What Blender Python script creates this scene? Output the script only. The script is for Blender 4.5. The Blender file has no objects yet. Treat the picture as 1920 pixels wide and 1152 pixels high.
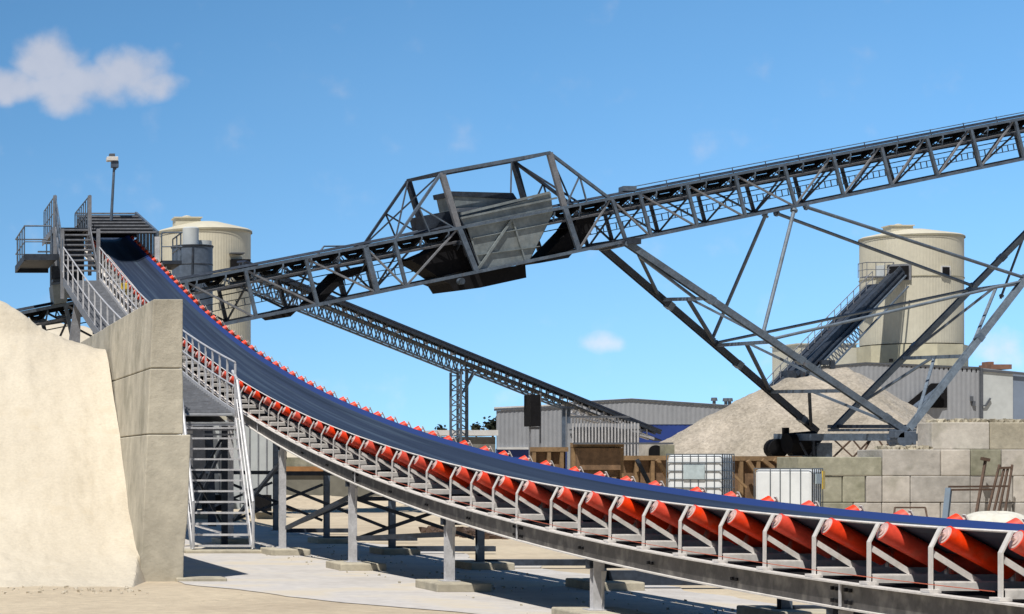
import bpy, math, random
from mathutils import Vector, Matrix, noise
random.seed(7)
sc = bpy.context.scene
C = sc.collection
R = math.radians
F, VX, HY, H = 4000.0, -250.0, 875.0, 1.7      # focal length in photo px, principal point, eye height

# ------------------------------------------------------------------ camera
cam = bpy.data.cameras.new('camera')
cam.sensor_width = 36.0; cam.lens = F / 1920 * 36
cam.shift_x = (960 - VX) / 1920; cam.shift_y = (HY - 576) / 1920
cam.clip_start = 0.1; cam.clip_end = 6000
co = bpy.data.objects.new('camera', cam); C.objects.link(co)
co.location = (0, 0, H); co.rotation_euler = (R(90), 0, 0)
sc.camera = co
# ------------------------------------------------------------------ sky and sun
SUN = Vector((-1.2, -1.75, 3.75)).normalized()
el = math.asin(SUN.z); az = math.atan2(SUN.x, SUN.y)
w = bpy.data.worlds.new('World'); sc.world = w; w.use_nodes = True
nt = w.node_tree; N = nt.nodes; L = nt.links; N.clear()
out = N.new('ShaderNodeOutputWorld'); bg = N.new('ShaderNodeBackground')
sky = N.new('ShaderNodeTexSky'); sky.sky_type = 'NISHITA'; sky.sun_disc = False
sky.sun_elevation = el; sky.sun_rotation = az % (2 * math.pi)
sky.air_density = 1.0; sky.dust_density = 0.1; sky.ozone_density = 2.6; sky.altitude = 0
hsv = N.new('ShaderNodeHueSaturation'); hsv.inputs['Saturation'].default_value = 1.26
hsv.inputs['Hue'].default_value = 0.496; hsv.inputs['Value'].default_value = 1.47
L.new(sky.outputs[0], hsv.inputs['Color'])
tc = N.new('ShaderNodeTexCoord'); sep = N.new('ShaderNodeSeparateXYZ'); L.new(tc.outputs['Generated'], sep.inputs[0])
def wm(op, a, b=None, c=None):
    n = N.new('ShaderNodeMath'); n.operation = op
    for i, v in enumerate((a, b, c)):
        if v is None: continue
        if isinstance(v, (int, float)): n.inputs[i].default_value = v
        else: L.new(v, n.inputs[i])
    return n.outputs[0]
rz = wm('ADD', wm('MULTIPLY', wm('MAXIMUM', sep.outputs[2], 0.0), 0.85), 0.13)
cz = N.new('ShaderNodeCombineXYZ'); L.new(sep.outputs[0], cz.inputs[0]); L.new(sep.outputs[1], cz.inputs[1]); L.new(rz, cz.inputs[2])
vn = N.new('ShaderNodeVectorMath'); vn.operation = 'NORMALIZE'; L.new(cz.outputs[0], vn.inputs[0]); L.new(vn.outputs[0], sky.inputs['Vector'])
ys = wm('MAXIMUM', sep.outputs[1], 0.02)
cu = wm('DIVIDE', sep.outputs[0], ys); cv = wm('DIVIDE', sep.outputs[2], ys)
comb = N.new('ShaderNodeCombineXYZ'); L.new(cu, comb.inputs[0]); L.new(cv, comb.inputs[1])
n1 = N.new('ShaderNodeTexNoise'); n1.inputs['Scale'].default_value = 42; n1.inputs['Detail'].default_value = 7; n1.inputs['Roughness'].default_value = 0.5
n2 = N.new('ShaderNodeTexNoise'); n2.inputs['Scale'].default_value = 9; n2.inputs['Detail'].default_value = 4
L.new(comb.outputs[0], n1.inputs['Vector']); L.new(comb.outputs[0], n2.inputs['Vector'])
def blob(px, py, rx, ry, amp):
    du = wm('MULTIPLY', wm('SUBTRACT', cu, (px - VX) / F), F / rx)
    dv = wm('MULTIPLY', wm('SUBTRACT', cv, (HY - py) / F), F / ry)
    d2 = wm('ADD', wm('MULTIPLY', du, du), wm('MULTIPLY', dv, dv))
    return wm('MULTIPLY', wm('MAXIMUM', wm('SUBTRACT', 1.0, d2), -1.0), amp)
cl = None
for b in ((92, 112, 88, 72, 1.25), (245, 135, 98, 58, 1.25), (160, 158, 165, 55, 1.2), (10, 160, 110, 42, 1.2),
          (130, 190, 75, 40, 1.1), (285, 155, 70, 40, 1.1), (1130, 643, 48, 22, .52), (1300, 625, 60, 20, .4), (1890, 655, 90, 45, .6), (1500, 665, 90, 40, .2)):
    x = blob(*b); cl = x if cl is None else wm('MAXIMUM', cl, x)
dens = wm('ADD', cl, wm('MULTIPLY', wm('SUBTRACT', n1.outputs[0], 0.5), 2.9))
mr = N.new('ShaderNodeMapRange'); mr.interpolation_type = 'SMOOTHSTEP'
mr.inputs['From Min'].default_value = 0.0; mr.inputs['From Max'].default_value = 1.3; mr.inputs['To Max'].default_value = 0.8
L.new(dens, mr.inputs['Value'])
gate = wm('MULTIPLY', mr.outputs[0], wm('GREATER_THAN', sep.outputs[1], 0.05))
gate = wm('MULTIPLY', gate, wm('MINIMUM', wm('MAXIMUM', wm('ADD', wm('MULTIPLY', cl, 2.0), 1.0), 0.0), 1.0))
# soft veil over the whole blue
veil = wm('MULTIPLY', wm('SUBTRACT', n2.outputs[0], 0.35), 0.10)
ccol = N.new('ShaderNodeMixRGB'); ccol.inputs[1].default_value = (4.6, 5.0, 6.1, 1); ccol.inputs[2].default_value = (7.2, 7.2, 7.8, 1)
L.new(n1.outputs[0], ccol.inputs[0])
lowc = N.new('ShaderNodeMapRange'); lowc.inputs['From Min'].default_value = 0.04; lowc.inputs['From Max'].default_value = 0.17
lowc.inputs['To Min'].default_value = 1.45; lowc.inputs['To Max'].default_value = 1.0; L.new(sep.outputs[2], lowc.inputs['Value'])
ccs = N.new('ShaderNodeVectorMath'); ccs.operation = 'SCALE'; L.new(ccol.outputs[0], ccs.inputs[0]); L.new(lowc.outputs[0], ccs.inputs['Scale'])
mix0 = N.new('ShaderNodeMixRGB'); L.new(veil, mix0.inputs[0]); L.new(hsv.outputs[0], mix0.inputs[1]); mix0.inputs[2].default_value = (4, 5.5, 7.0, 1)
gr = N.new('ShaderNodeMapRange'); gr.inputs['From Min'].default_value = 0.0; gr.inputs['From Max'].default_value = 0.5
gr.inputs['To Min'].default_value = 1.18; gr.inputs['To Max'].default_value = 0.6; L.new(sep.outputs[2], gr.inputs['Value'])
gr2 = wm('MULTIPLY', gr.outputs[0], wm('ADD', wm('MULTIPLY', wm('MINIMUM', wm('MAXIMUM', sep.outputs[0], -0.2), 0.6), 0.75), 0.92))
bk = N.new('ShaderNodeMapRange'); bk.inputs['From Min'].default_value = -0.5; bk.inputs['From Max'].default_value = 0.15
bk.inputs['To Min'].default_value = 0.30; L.new(sep.outputs[1], bk.inputs['Value'])      # sky behind the camera dimmed to cut fill light and deepen shade
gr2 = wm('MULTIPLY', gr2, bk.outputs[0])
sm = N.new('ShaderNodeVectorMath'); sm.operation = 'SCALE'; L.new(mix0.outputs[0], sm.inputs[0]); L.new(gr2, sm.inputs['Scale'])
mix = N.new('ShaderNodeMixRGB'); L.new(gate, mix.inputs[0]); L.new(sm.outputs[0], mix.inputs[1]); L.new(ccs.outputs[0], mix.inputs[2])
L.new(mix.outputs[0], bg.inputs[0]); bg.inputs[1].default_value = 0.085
L.new(bg.outputs[0], out.inputs[0])
sun = bpy.data.lights.new('sun', 'SUN'); sun.energy = 4.6; sun.angle = R(0.5); sun.color = (1, 0.955, 0.88)
so = bpy.data.objects.new('sun', sun); C.objects.link(so); so.rotation_euler = SUN.to_track_quat('Z', 'Y').to_euler(); so.location = (0, 0, 60)
sc.view_settings.view_transform = 'Standard'; sc.view_settings.look = 'None'
sc.view_settings.exposure = 0.2; sc.view_settings.gamma = 1.0
sc.render.engine = 'CYCLES'

# ------------------------------------------------------------------ helpers
V = Vector
def W(px, py, Y): return V(((px - VX) / F * Y, Y, H - (py - HY) / F * Y))
def WX(px, py, X): return W(px, py, F * X / (px - VX))
def proj(p): return (VX + F * p[0] / p[1], HY - F * (p[2] - H) / p[1])
def lerp(a, b, t): return a + (b - a) * t

class MB:
    def __init__(s): s.v = []; s.f = []
    def add(s, vs, fs):
        o = len(s.v); s.v += [V(v) for v in vs]; s.f += [tuple(i + o for i in f) for f in fs]; return s
    def hexa(s, p):
        return s.add(p, [(0, 3, 2, 1), (4, 5, 6, 7), (0, 1, 5, 4), (1, 2, 6, 5), (2, 3, 7, 6), (3, 0, 4, 7)])
    def box(s, c, d, rz=0.0):
        ca, sa = math.cos(rz), math.sin(rz); P = []
        for z in (-1, 1):
            for x, y in ((-1, -1), (1, -1), (1, 1), (-1, 1)):
                a, b = x * d[0] / 2, y * d[1] / 2
                P.append((c[0] + a * ca - b * sa, c[1] + a * sa + b * ca, c[2] + z * d[2] / 2))
        return s.hexa(P)
    def bar(s, p, q, w_, h_, up=(0, 0, 1)):
        p, q = V(p), V(q); t = (q - p).normalized(); u = V(up)
        if abs(t.dot(u)) > 0.98: u = V((0, 1, 0))
        a = t.cross(u).normalized() * (w_ / 2); b = a.cross(t).normalized() * (h_ / 2)
        return s.hexa([p - a - b, p + a - b, q + a - b, q - a - b, p - a + b, p + a + b, q + a + b, q - a + b])
    def tube(s, p, q, r, n=8, r2=None):
        p, q = V(p), V(q); t = (q - p).normalized(); u = V((0, 0, 1))
        if abs(t.dot(u)) > 0.98: u = V((0, 1, 0))
        a = t.cross(u).normalized(); b = a.cross(t); r2 = r if r2 is None else r2
        vs = []
        for k in range(n):
            g = 2 * math.pi * k / n; d = a * math.cos(g) + b * math.sin(g); vs += [p + d * r, q + d * r2]
        fs = [(2 * k, 2 * ((k + 1) % n), 2 * ((k + 1) % n) + 1, 2 * k + 1) for k in range(n)]
        fs += [tuple(2 * k for k in reversed(range(n))), tuple(2 * k + 1 for k in range(n))]
        return s.add(vs, fs)
    def pipe(s, pts, r, n=8):
        for a, b in zip(pts, pts[1:]): s.tube(a, b, r, n)
        return s
    def ibeam(s, p, q, d, b, up, tf=0.02, tw=0.014):
        p, q = V(p), V(q); t = (q - p).normalized(); a = t.cross(V(up)).normalized(); n = a.cross(t).normalized()
        o = n * (d / 2 - tf / 2)
        s.bar(p + o, q + o, b, tf, up); s.bar(p - o, q - o, b, tf, up); return s.bar(p, q, tw, d - 2 * tf, up)
    def prism(s, poly, ext):
        n = len(poly); e = V(ext); poly = [V(p) for p in poly]
        vs = poly + [p + e for p in poly]
        return s.add(vs, [tuple(range(n)), tuple(range(2 * n - 1, n - 1, -1))] + [(k, k + n, (k + 1) % n + n, (k + 1) % n) for k in range(n)])
    def sweep(s, path, prof, side=(1, 0, 0), closed=True):
        side = V(side).normalized(); m = len(prof); vs = []; path = [V(p) for p in path]
        for i, p in enumerate(path):
            t = (path[min(i + 1, len(path) - 1)] - path[max(i - 1, 0)]).normalized(); up = side.cross(t).normalized()
            if up.z < 0: up = -up
            vs += [p + side * a + up * b for a, b in prof]
        fs = []
        for i in range(len(path) - 1):
            for k in range(m if closed else m - 1):
                k2 = (k + 1) % m; fs.append((i * m + k, i * m + k2, (i + 1) * m + k2, (i + 1) * m + k))
        if closed: fs += [tuple(range(m)), tuple(range(len(vs) - 1, len(vs) - m - 1, -1))]
        return s.add(vs, fs)
    def lathe(s, c, prof, n=32, a0=0.0, mod=None):
        m = len(prof); vs = []
        for k in range(n):
            g = a0 + 2 * math.pi * k / n; q = mod(k) if mod else 0
            vs += [(c[0] + (r + (q if r > 0.3 else 0)) * math.cos(g), c[1] + (r + (q if r > 0.3 else 0)) * math.sin(g), c[2] + z) for r, z in prof]
        fs = [(k * m + j, ((k + 1) % n) * m + j, ((k + 1) % n) * m + j + 1, k * m + j + 1) for k in range(n) for j in range(m - 1)]
        return s.add(vs, fs)
    def corr(s, p, q, zb, ztf, pitch=0.25, dep=0.04, th=0.03):
        """corrugated sheet between plan points p and q, ztf(t) gives its top"""
        p, q = V((p[0], p[1], 0)), V((q[0], q[1], 0)); L_ = (q - p).length; t = (q - p) / L_; nn = V((t.y, -t.x, 0))
        n = max(2, int(L_ / pitch)) * 4; vs = []; fs = []
        for k in range(n + 1):
            o = (0, 0, dep, dep)[k % 4]; a = p + t * (L_ * k / n) + nn * o; zt = ztf(k / n)
            vs += [(a.x, a.y, zb), (a.x, a.y, zt)]
        for k in range(n): fs.append((2 * k, 2 * k + 2, 2 * k + 3, 2 * k + 1))
        return s.add(vs, fs)
    def build(s, name, m, parent=None, smooth=False, bevel=0.0):
        org = V(parent['_o']) if parent is not None and '_o' in parent else V((0, 0, 0))
        me = bpy.data.meshes.new(name); me.from_pydata([tuple(v - org) for v in s.v], [], s.f); me.update()
        import bmesh
        bm = bmesh.new(); bm.from_mesh(me); bmesh.ops.recalc_face_normals(bm, faces=bm.faces); bm.to_mesh(me); bm.free()
        if smooth:
            me.polygons.foreach_set('use_smooth', [True] * len(me.polygons))
            me.set_sharp_from_angle(angle=R(40))
        me.materials.append(m)
        o = bpy.data.objects.new(name, me); C.objects.link(o)
        if parent is not None: o.parent = parent; o['_o'] = tuple(org)
        if bevel:
            b = o.modifiers.new('bevel', 'BEVEL'); b.width = bevel; b.segments = 2; b.limit_method = 'ANGLE'
        return o
def thing(name, label, cat, loc, group=None):
    o = bpy.data.objects.new(name, None); C.objects.link(o); o.location = loc; o['_o'] = tuple(loc)
    o['label'] = label; o['category'] = cat; o.empty_display_size = 0.3
    if group: o['group'] = group
    return o
def tag(o, label, cat, group=None):
    o['label'] = label; o['category'] = cat
    if group: o['group'] = group
    return o
def struct(o, kind='structure'): o['kind'] = kind; return o

def mat(name, col, rough=0.7, metal=0.0, n=0.15, ns=2.0, bump=0.0, bs=20.0, col2=None, n2s=None, spec=0.5, streak=None, spots=None, coat=0.0, bd=0.02, rand=0.0, satr=0.0):
    m = bpy.data.materials.new(name); m.use_nodes = True; t = m.node_tree; nn = t.nodes; ll = t.links
    b = nn['Principled BSDF']; g = nn.new('ShaderNodeNewGeometry')
    mp = nn.new('ShaderNodeMapping'); ll.new(g.outputs['Position'], mp.inputs['Vector'])
    if streak: mp.inputs['Scale'].default_value = streak
    a = nn.new('ShaderNodeTexNoise'); a.inputs['Scale'].default_value = ns; a.inputs['Detail'].default_value = 8; a.inputs['Roughness'].default_value = 0.62
    ll.new(mp.outputs[0], a.inputs['Vector'])
    cr = nn.new('ShaderNodeValToRGB'); c2 = col2 if col2 else tuple(c * (1 - 2 * n) for c in col)
    cr.color_ramp.elements[0].position = 0.32; cr.color_ramp.elements[0].color = (*c2, 1)
    cr.color_ramp.elements[1].position = 0.68; cr.color_ramp.elements[1].color = (*[min(1, c * (1 + n)) for c in col], 1)
    ll.new(a.outputs[0], cr.inputs[0]); last = cr.outputs[0]
    if n2s:
        a2 = nn.new('ShaderNodeTexNoise'); a2.inputs['Scale'].default_value = n2s; a2.inputs['Detail'].default_value = 4; ll.new(g.outputs['Position'], a2.inputs['Vector'])
        mr_ = nn.new('ShaderNodeMapRange'); mr_.inputs['From Min'].default_value = 0.3; mr_.inputs['From Max'].default_value = 0.7
        mr_.inputs['To Min'].default_value = 1 - n; mr_.inputs['To Max'].default_value = 1 + n; ll.new(a2.outputs[0], mr_.inputs['Value'])
        mx = nn.new('ShaderNodeMixRGB'); mx.blend_type = 'MULTIPLY'; mx.inputs[0].default_value = 1
        ll.new(last, mx.inputs[1]); ll.new(mr_.outputs[0], mx.inputs[2]); last = mx.outputs[0]
    if spots:
        sc_, lo, hi, scol, amt = spots
        a3 = nn.new('ShaderNodeTexNoise'); a3.inputs['Scale'].default_value = sc_; a3.inputs['Detail'].default_value = 6; ll.new(g.outputs['Position'], a3.inputs['Vector'])
        m3 = nn.new('ShaderNodeMapRange'); m3.inputs['From Min'].default_value = lo; m3.inputs['From Max'].default_value = hi; m3.inputs['To Max'].default_value = amt
        ll.new(a3.outputs[0], m3.inputs['Value'])
        mx = nn.new('ShaderNodeMixRGB'); ll.new(m3.outputs[0], mx.inputs[0]); ll.new(last, mx.inputs[1]); mx.inputs[2].default_value = (*scol, 1); last = mx.outputs[0]
    if rand:
        oi = nn.new('ShaderNodeObjectInfo'); hv = nn.new('ShaderNodeHueSaturation')
        for key, amt in (('Value', rand), ('Saturation', satr)):
            mr_ = nn.new('ShaderNodeMapRange'); mr_.inputs['To Min'].default_value = 1 - amt; mr_.inputs['To Max'].default_value = 1 + amt * .6
            ll.new(oi.outputs['Random'], mr_.inputs['Value']); ll.new(mr_.outputs[0], hv.inputs[key])
        ll.new(last, hv.inputs['Color']); last = hv.outputs[0]
    ll.new(last, b.inputs['Base Color'])
    b.inputs['Metallic'].default_value = metal; b.inputs['Specular IOR Level'].default_value = spec
    b.inputs['Coat Weight'].default_value = coat
    mr2 = nn.new('ShaderNodeMapRange'); mr2.inputs['To Min'].default_value = max(0, rough - 0.1); mr2.inputs['To Max'].default_value = min(1, rough + 0.12)
    ll.new(a.outputs[0], mr2.inputs['Value']); ll.new(mr2.outputs[0], b.inputs['Roughness'])
    if bump:
        nb = nn.new('ShaderNodeTexNoise'); nb.inputs['Scale'].default_value = bs; nb.inputs['Detail'].default_value = 9; nb.inputs['Roughness'].default_value = 0.65
        ll.new(g.outputs['Position'], nb.inputs['Vector'])
        bn = nn.new('ShaderNodeBump'); bn.inputs['Strength'].default_value = bump; bn.inputs['Distance'].default_value = bd
        ll.new(nb.outputs[0], bn.inputs['Height']); ll.new(bn.outputs[0], b.inputs['Normal'])
    m['nodes_last'] = ''
    return m
M = {}
M['sand'] = mat('sand', (.56, .505, .41), .95, n=.06, ns=.5, bump=.7, bs=5, n2s=22, spots=(2.6, .58, .72, (.50, .43, .32), .4), col2=(.505, .45, .36), bd=.04)
M['ground'] = mat('sandy_ground', (.52, .44, .32), .95, n=.12, ns=.25, bump=.7, bs=7, n2s=5, col2=(.42, .345, .25), bd=.05, spots=(30, .62, .75, (.3, .25, .18), .6))
M['slab'] = mat('concrete_slab', (.53, .51, .495), .9, n=.09, ns=.6, bump=.3, bs=18, n2s=6, col2=(.43, .40, .37), spots=(.6, .50, .62, (.54, .47, .36), .75))
M['conc'] = mat('weathered_concrete', (.44, .40, .31), .9, n=.12, ns=1.3, bump=.5, bs=14, n2s=9, col2=(.33, .30, .235), spots=(1.7, .56, .72, (.2, .185, .15), .6))
M['conc_wall'] = mat('retaining_concrete', (.47, .435, .355), .9, n=.12, ns=1.5, bump=.7, bs=9, n2s=4, col2=(.37, .34, .275), streak=(1, 1, .35), spots=(1.6, .52, .68, (.23, .215, .165), .6))
M['block'] = mat('block_concrete', (.50, .47, .43), .92, n=.12, ns=1.1, bump=.6, bs=9, n2s=5, col2=(.38, .355, .32), spots=(1.3, .54, .7, (.24, .23, .18), .55), rand=.2, satr=.3)
M['block_moss'] = mat('mossy_block_concrete', (.35, .34, .27), .92, n=.14, ns=1.1, bump=.5, bs=12, n2s=6, col2=(.2, .2, .14), rand=.15)
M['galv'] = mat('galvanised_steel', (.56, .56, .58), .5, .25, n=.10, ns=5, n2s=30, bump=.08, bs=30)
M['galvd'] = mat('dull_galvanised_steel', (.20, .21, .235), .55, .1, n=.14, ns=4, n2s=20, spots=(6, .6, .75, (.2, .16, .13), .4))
M['white'] = mat('white_painted_steel', (.66, .635, .61), .5, 0, n=.07, ns=6, n2s=30, spots=(9, .6, .75, (.42, .34, .26), .45))
M['string'] = mat('dusty_dark_stringer', (.085, .078, .075), .6, .2, n=.2, ns=3, n2s=12, spots=(5, .5, .7, (.3, .28, .25), .5), streak=(1, 1, 1))
M['flange'] = mat('dusty_pale_flange', (.66, .63, .60), .7, 0, n=.08, ns=6, n2s=25)
M['red'] = mat('red_roller_shell', (.84, .058, .02), .5, 0, n=.10, ns=9, n2s=30, coat=.0, spec=.35, spots=(7, .50, .72, (.60, .20, .13), .4), rand=.16, satr=.06)
M['rend'] = mat('roller_end_cap', (.62, .45, .42), .6, 0, n=.1, ns=10)
M['black'] = mat('black_rubber', (.010, .010, .012), .85, 0, n=.2, ns=5, spec=.15)
M['dark'] = mat('dark_weathered_steel', (.036, .047, .068), .6, .1, n=.25, ns=2.5, n2s=15, spots=(4, .6, .74, (.07, .042, .03), .4), spec=.3)
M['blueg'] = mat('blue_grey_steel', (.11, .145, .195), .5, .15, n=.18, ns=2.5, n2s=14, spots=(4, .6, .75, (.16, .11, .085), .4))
M['pipe'] = mat('pale_blue_grey_tube', (.15, .19, .24), .6, .1, n=.15, ns=2.5, n2s=12)
M['hopper'] = mat('grey_hopper_plate', (.23, .265, .28), .6, .3, n=.16, ns=1.2, n2s=7, spots=(2.2, .55, .72, (.27, .28, .27), .5))
M['grating'] = mat('walkway_plate', (.30, .31, .32), .6, .2, n=.12, ns=3, n2s=20)
M['cream'] = mat('cream_cladding', (.56, .53, .43), .65, 0, n=.05, ns=.5, n2s=3, streak=(1, 1, .25), col2=(.50, .47, .375), spots=(.5, .55, .75, (.5, .46, .33), .5))
M['clad'] = mat('grey_cladding', (.315, .33, .36), .55, .15, n=.06, ns=.5, n2s=3, streak=(1, 1, .3))
M['cladl'] = mat('pale_cladding', (.50, .53, .54), .55, 0, n=.05, ns=.8, n2s=3)
M['cladb'] = mat('blue_band_cladding', (.02, .05, .24), .5, 0, n=.08, ns=.8)
M['cladbg'] = mat('slate_blue_cladding', (.20, .25, .34), .5, 0, n=.06, ns=.8)
M['trim'] = mat('dark_roof_trim', (.09, .10, .12), .5, 0, n=.1)
M['trimw'] = mat('pale_roof_trim', (.6, .6, .6), .5, 0, n=.06)
M['timber'] = mat('shuttering_timber', (.19, .115, .065), .8, 0, n=.2, ns=3, n2s=12, bump=.3, bs=20, streak=(1, 1, .3))
M['timberl'] = mat('pale_sawn_timber', (.26, .165, .085), .8, 0, n=.14, ns=4, n2s=12)
M['gravel'] = None
M['tank'] = mat('blue_grey_tank', (.085, .115, .165), .55, .1, n=.12, ns=1.5, n2s=6)
M['ibc'] = mat('white_translucent_plastic', (.72, .75, .77), .4, 0, n=.04, ns=3)
M['cage'] = mat('tank_cage_steel', (.16, .18, .20), .5, .4, n=.1)
M['plate'] = mat('faded_label_plate', (.42, .50, .53), .5, 0, n=.12, ns=6)
M['yellow'] = mat('yellow_box', (.7, .48, .05), .5, 0, n=.1, ns=8)
M['rust'] = mat('rusty_bar', (.11, .07, .05), .8, .2, n=.2, ns=6)
M['bag'] = mat('woven_bag', (.60, .585, .52), .8, 0, n=.08, ns=3, bump=.4, bs=10, n2s=8)
M['skypaint'] = mat('pale_blue_paint', (.10, .15, .21), .6, 0, n=.12, ns=6)
M['leaf'] = mat('dark_foliage', (.035, .05, .03), .8, 0, n=.3, ns=3)
M['navy'] = mat('dark_navy_belt', (.02, .03, .06), .6, n=.2)
M['cord'] = mat('orange_pull_cord', (.55, .12, .06), .6)
def gravel_mat():
    m = mat('gravel', (.43, .39, .335), .95, n=.12, ns=.35, bump=1.0, bs=5, n2s=1.2, col2=(.33, .30, .25), bd=.15)
    t = m.node_tree; nn = t.nodes; ll = t.links; b = nn['Principled BSDF']; g = nn.new('ShaderNodeNewGeometry')
    v = nn.new('ShaderNodeTexVoronoi'); v.inputs['Scale'].default_value = 9; ll.new(g.outputs['Position'], v.inputs['Vector'])
    src = b.inputs['Base Color'].links[0].from_socket
    mx = nn.new('ShaderNodeMixRGB'); mx.blend_type = 'MULTIPLY'; mx.inputs[0].default_value = .55
    cr = nn.new('ShaderNodeValToRGB'); cr.color_ramp.elements[0].color = (.55, .5, .45, 1); cr.color_ramp.elements[1].color = (1.35, 1.3, 1.25, 1)
    ll.new(v.outputs['Color'], cr.inputs[0]); ll.new(src, mx.inputs[1]); ll.new(cr.outputs[0], mx.inputs[2]); ll.new(mx.outputs[0], b.inputs['Base Color'])
    return m
M['gravel'] = gravel_mat()
def belt_mat():
    m = mat('conveyor_belt_rubber', (.017, .029, .060), .6, 0, n=.25, ns=3, streak=(4, .02, 0), spec=.5)
    t = m.node_tree; nn = t.nodes; ll = t.links; b = nn['Principled BSDF']; g = nn.new('ShaderNodeNewGeometry')
    s_ = nn.new('ShaderNodeSeparateXYZ'); ll.new(g.outputs['Position'], s_.inputs[0])
    src = b.inputs['Base Color'].links[0].from_socket
    # dusty wear lines run along the belt
    mp = nn.new('ShaderNodeMapping'); mp.inputs['Scale'].default_value = (1, .008, 0); ll.new(g.outputs['Position'], mp.inputs['Vector'])
    a = nn.new('ShaderNodeTexNoise'); a.inputs['Scale'].default_value = 11; a.inputs['Detail'].default_value = 7; ll.new(mp.outputs[0], a.inputs['Vector'])
    r = nn.new('ShaderNodeMapRange'); r.inputs['From Min'].default_value = .5; r.inputs['From Max'].default_value = .72; r.inputs['To Max'].default_value = .7; ll.new(a.outputs[0], r.inputs['Value'])
    mx = nn.new('ShaderNodeMixRGB'); ll.new(r.outputs[0], mx.inputs[0]); ll.new(src, mx.inputs[1]); mx.inputs[2].default_value = (.062, .092, .132, 1)
    # blue edge strip on the far side
    st = nn.new('ShaderNodeMapRange'); st.inputs['From Min'].default_value = 9.475; st.inputs['From Max'].default_value = 9.49; ll.new(s_.outputs[0], st.inputs['Value'])
    mx2 = nn.new('ShaderNodeMixRGB'); ll.new(st.outputs[0], mx2.inputs[0]); ll.new(mx.outputs[0], mx2.inputs[1]); mx2.inputs[2].default_value = (.012, .035, .16, 1)
    ll.new(mx2.outputs[0], b.inputs['Base Color'])
    return m
M['belt'] = belt_mat()

# ================================================================== SETTING
def grid(x0, x1, y0, y1, nx, ny, zf):
    vs = [(x0 + (x1 - x0) * i / nx, y0 + (y1 - y0) * j / ny, 0) for j in range(ny + 1) for i in range(nx + 1)]
    vs = [(x, y, zf(x, y)) for x, y, _ in vs]
    return vs, [(j * (nx + 1) + i, j * (nx + 1) + i + 1, (j + 1) * (nx + 1) + i + 1, (j + 1) * (nx + 1) + i) for j in range(ny) for i in range(nx)]
def fbm(x, y, s, z=0.0): return noise.fractal(V((x * s, y * s, z)), 1.0, 2.0, 5)
g = MB()
xs = [-3000, -300, -60] + [-20 + i * 1.0 for i in range(71)] + [80, 150, 400, 3000]
ysl = [-200, 0] + [8 + i * 1.0 for i in range(110)] + [130, 160, 220, 400, 1000, 5000]
vs = [(x, y, (0.035 * fbm(x, y, .35) if 8 < y < 118 and -20 < x < 50 and not (2.5 < x < 13.5 and y < 66) else 0) - .004) for y in ysl for x in xs]
nx = len(xs)
g.add(vs, [(j * nx + i, j * nx + i + 1, (j + 1) * nx + i + 1, (j + 1) * nx + i) for j in range(len(ysl) - 1) for i in range(nx - 1)])
struct(g.build('ground', M['ground'], smooth=True))
# concrete apron below the conveyor, ragged edge where sand lies over it
rowsx = []
for i in range(121):
    y = 14 + i * 0.42
    xl = 4.6 + .06 * fbm(y, 3, .9) if y > 30.6 else 4.6 + (30.6 - y) * .40 + .3 * fbm(y, 3, .5)
    rowsx.append((xl, 11.3 + .5 * fbm(y, 9, .3), y))
a = MB(); vs = [(lerp(x0, x1, j / 8), y, .004) for x0, x1, y in rowsx for j in range(9)]
a.add(vs, [(i * 9 + j, i * 9 + j + 1, (i + 1) * 9 + j + 1, (i + 1) * 9 + j) for i in range(120) for j in range(8)])
struct(a.build('pavement', M['slab']))

# ================================================================== MAIN CONVEYOR
A = 0.0024
def zs(y):
    if y < 15.5: return .75
    if y < 64: return .75 + A * (y - 15.5) ** 2
    return .75 + A * 48.5 ** 2 + 2 * A * 48.5 * (y - 64)
def sl(y): return (zs(y + .05) - zs(y - .05)) / .1
XN, XF = 8.0, 9.85; HW = .925; XC = 8.925
mc = thing('belt_conveyor', 'long curved conveyor with dark blue-edged belt on red troughing rollers', 'conveyor', (XC, 15, 0))
ypath = [11 + .6 * i for i in range(115)]
def path(x, dz=0.0, y0=11, y1=79.4):
    return [V((x, y, zs(y) + dz)) for y in ypath if y0 <= y <= y1]
# trough section
c28, s28 = math.cos(R(28)), math.sin(R(28))
RR = .080
K_ = math.tan(R(28)); AE, AI = HW - .11, HW - .60            # outer and inner end of a wing roller axis
def axz(x): return .43 - (AE - x) * K_
CZ = axz(AI) - .012
def bz(x): return axz(x) + RR / c28 + .02
sec = [(-(AE - .10), bz(AE - .10)), (-.55, bz(.55)), (-.43, bz(.43)), (-(AI - .01), bz(AI) - .008), (-.2, CZ + RR + .018), (0, CZ + RR + .016)]
sec = sec + [(-x, z) for x, z in reversed(sec[1:-1])] + [(AE - .15, bz(AE - .15))]
BE = AE - .10; BEZ = bz(BE)
FE = AE - .20      # the belt runs a little off centre, towards the near side
t_ = .014
prof = [(x, z) for x, z in sec] + [(x, z - t_) for x, z in reversed(sec)]
MB().sweep(path(XC, 0, 11, 79.4), prof).build('belt', M['belt'], mc, smooth=True)
edge_prof = [(-BE - .012, BEZ - .006), (-BE, BEZ + .004), (-BE + .004, BEZ - .002), (-BE - .008, BEZ - .016)]
MB().sweep(path(XC, 0, 11, 79), edge_prof).build('belt_edge', M['flange'], mc)
MB().sweep(path(XC, -.02, 11, 78.5), [(-.74, 0), (.74, 0), (.74, -.02), (-.74, -.02)]).build('return_belt', M['black'], mc)
MB().sweep(path(XC, -.19, 11, 78.5), [(-.86, 0), (.86, 0), (.86, -.01), (-.86, -.01)]).build('bounce_block_pan', M['black'], mc)  # added unseen dark plate, stops ground bounce lighting the idlers from below
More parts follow.
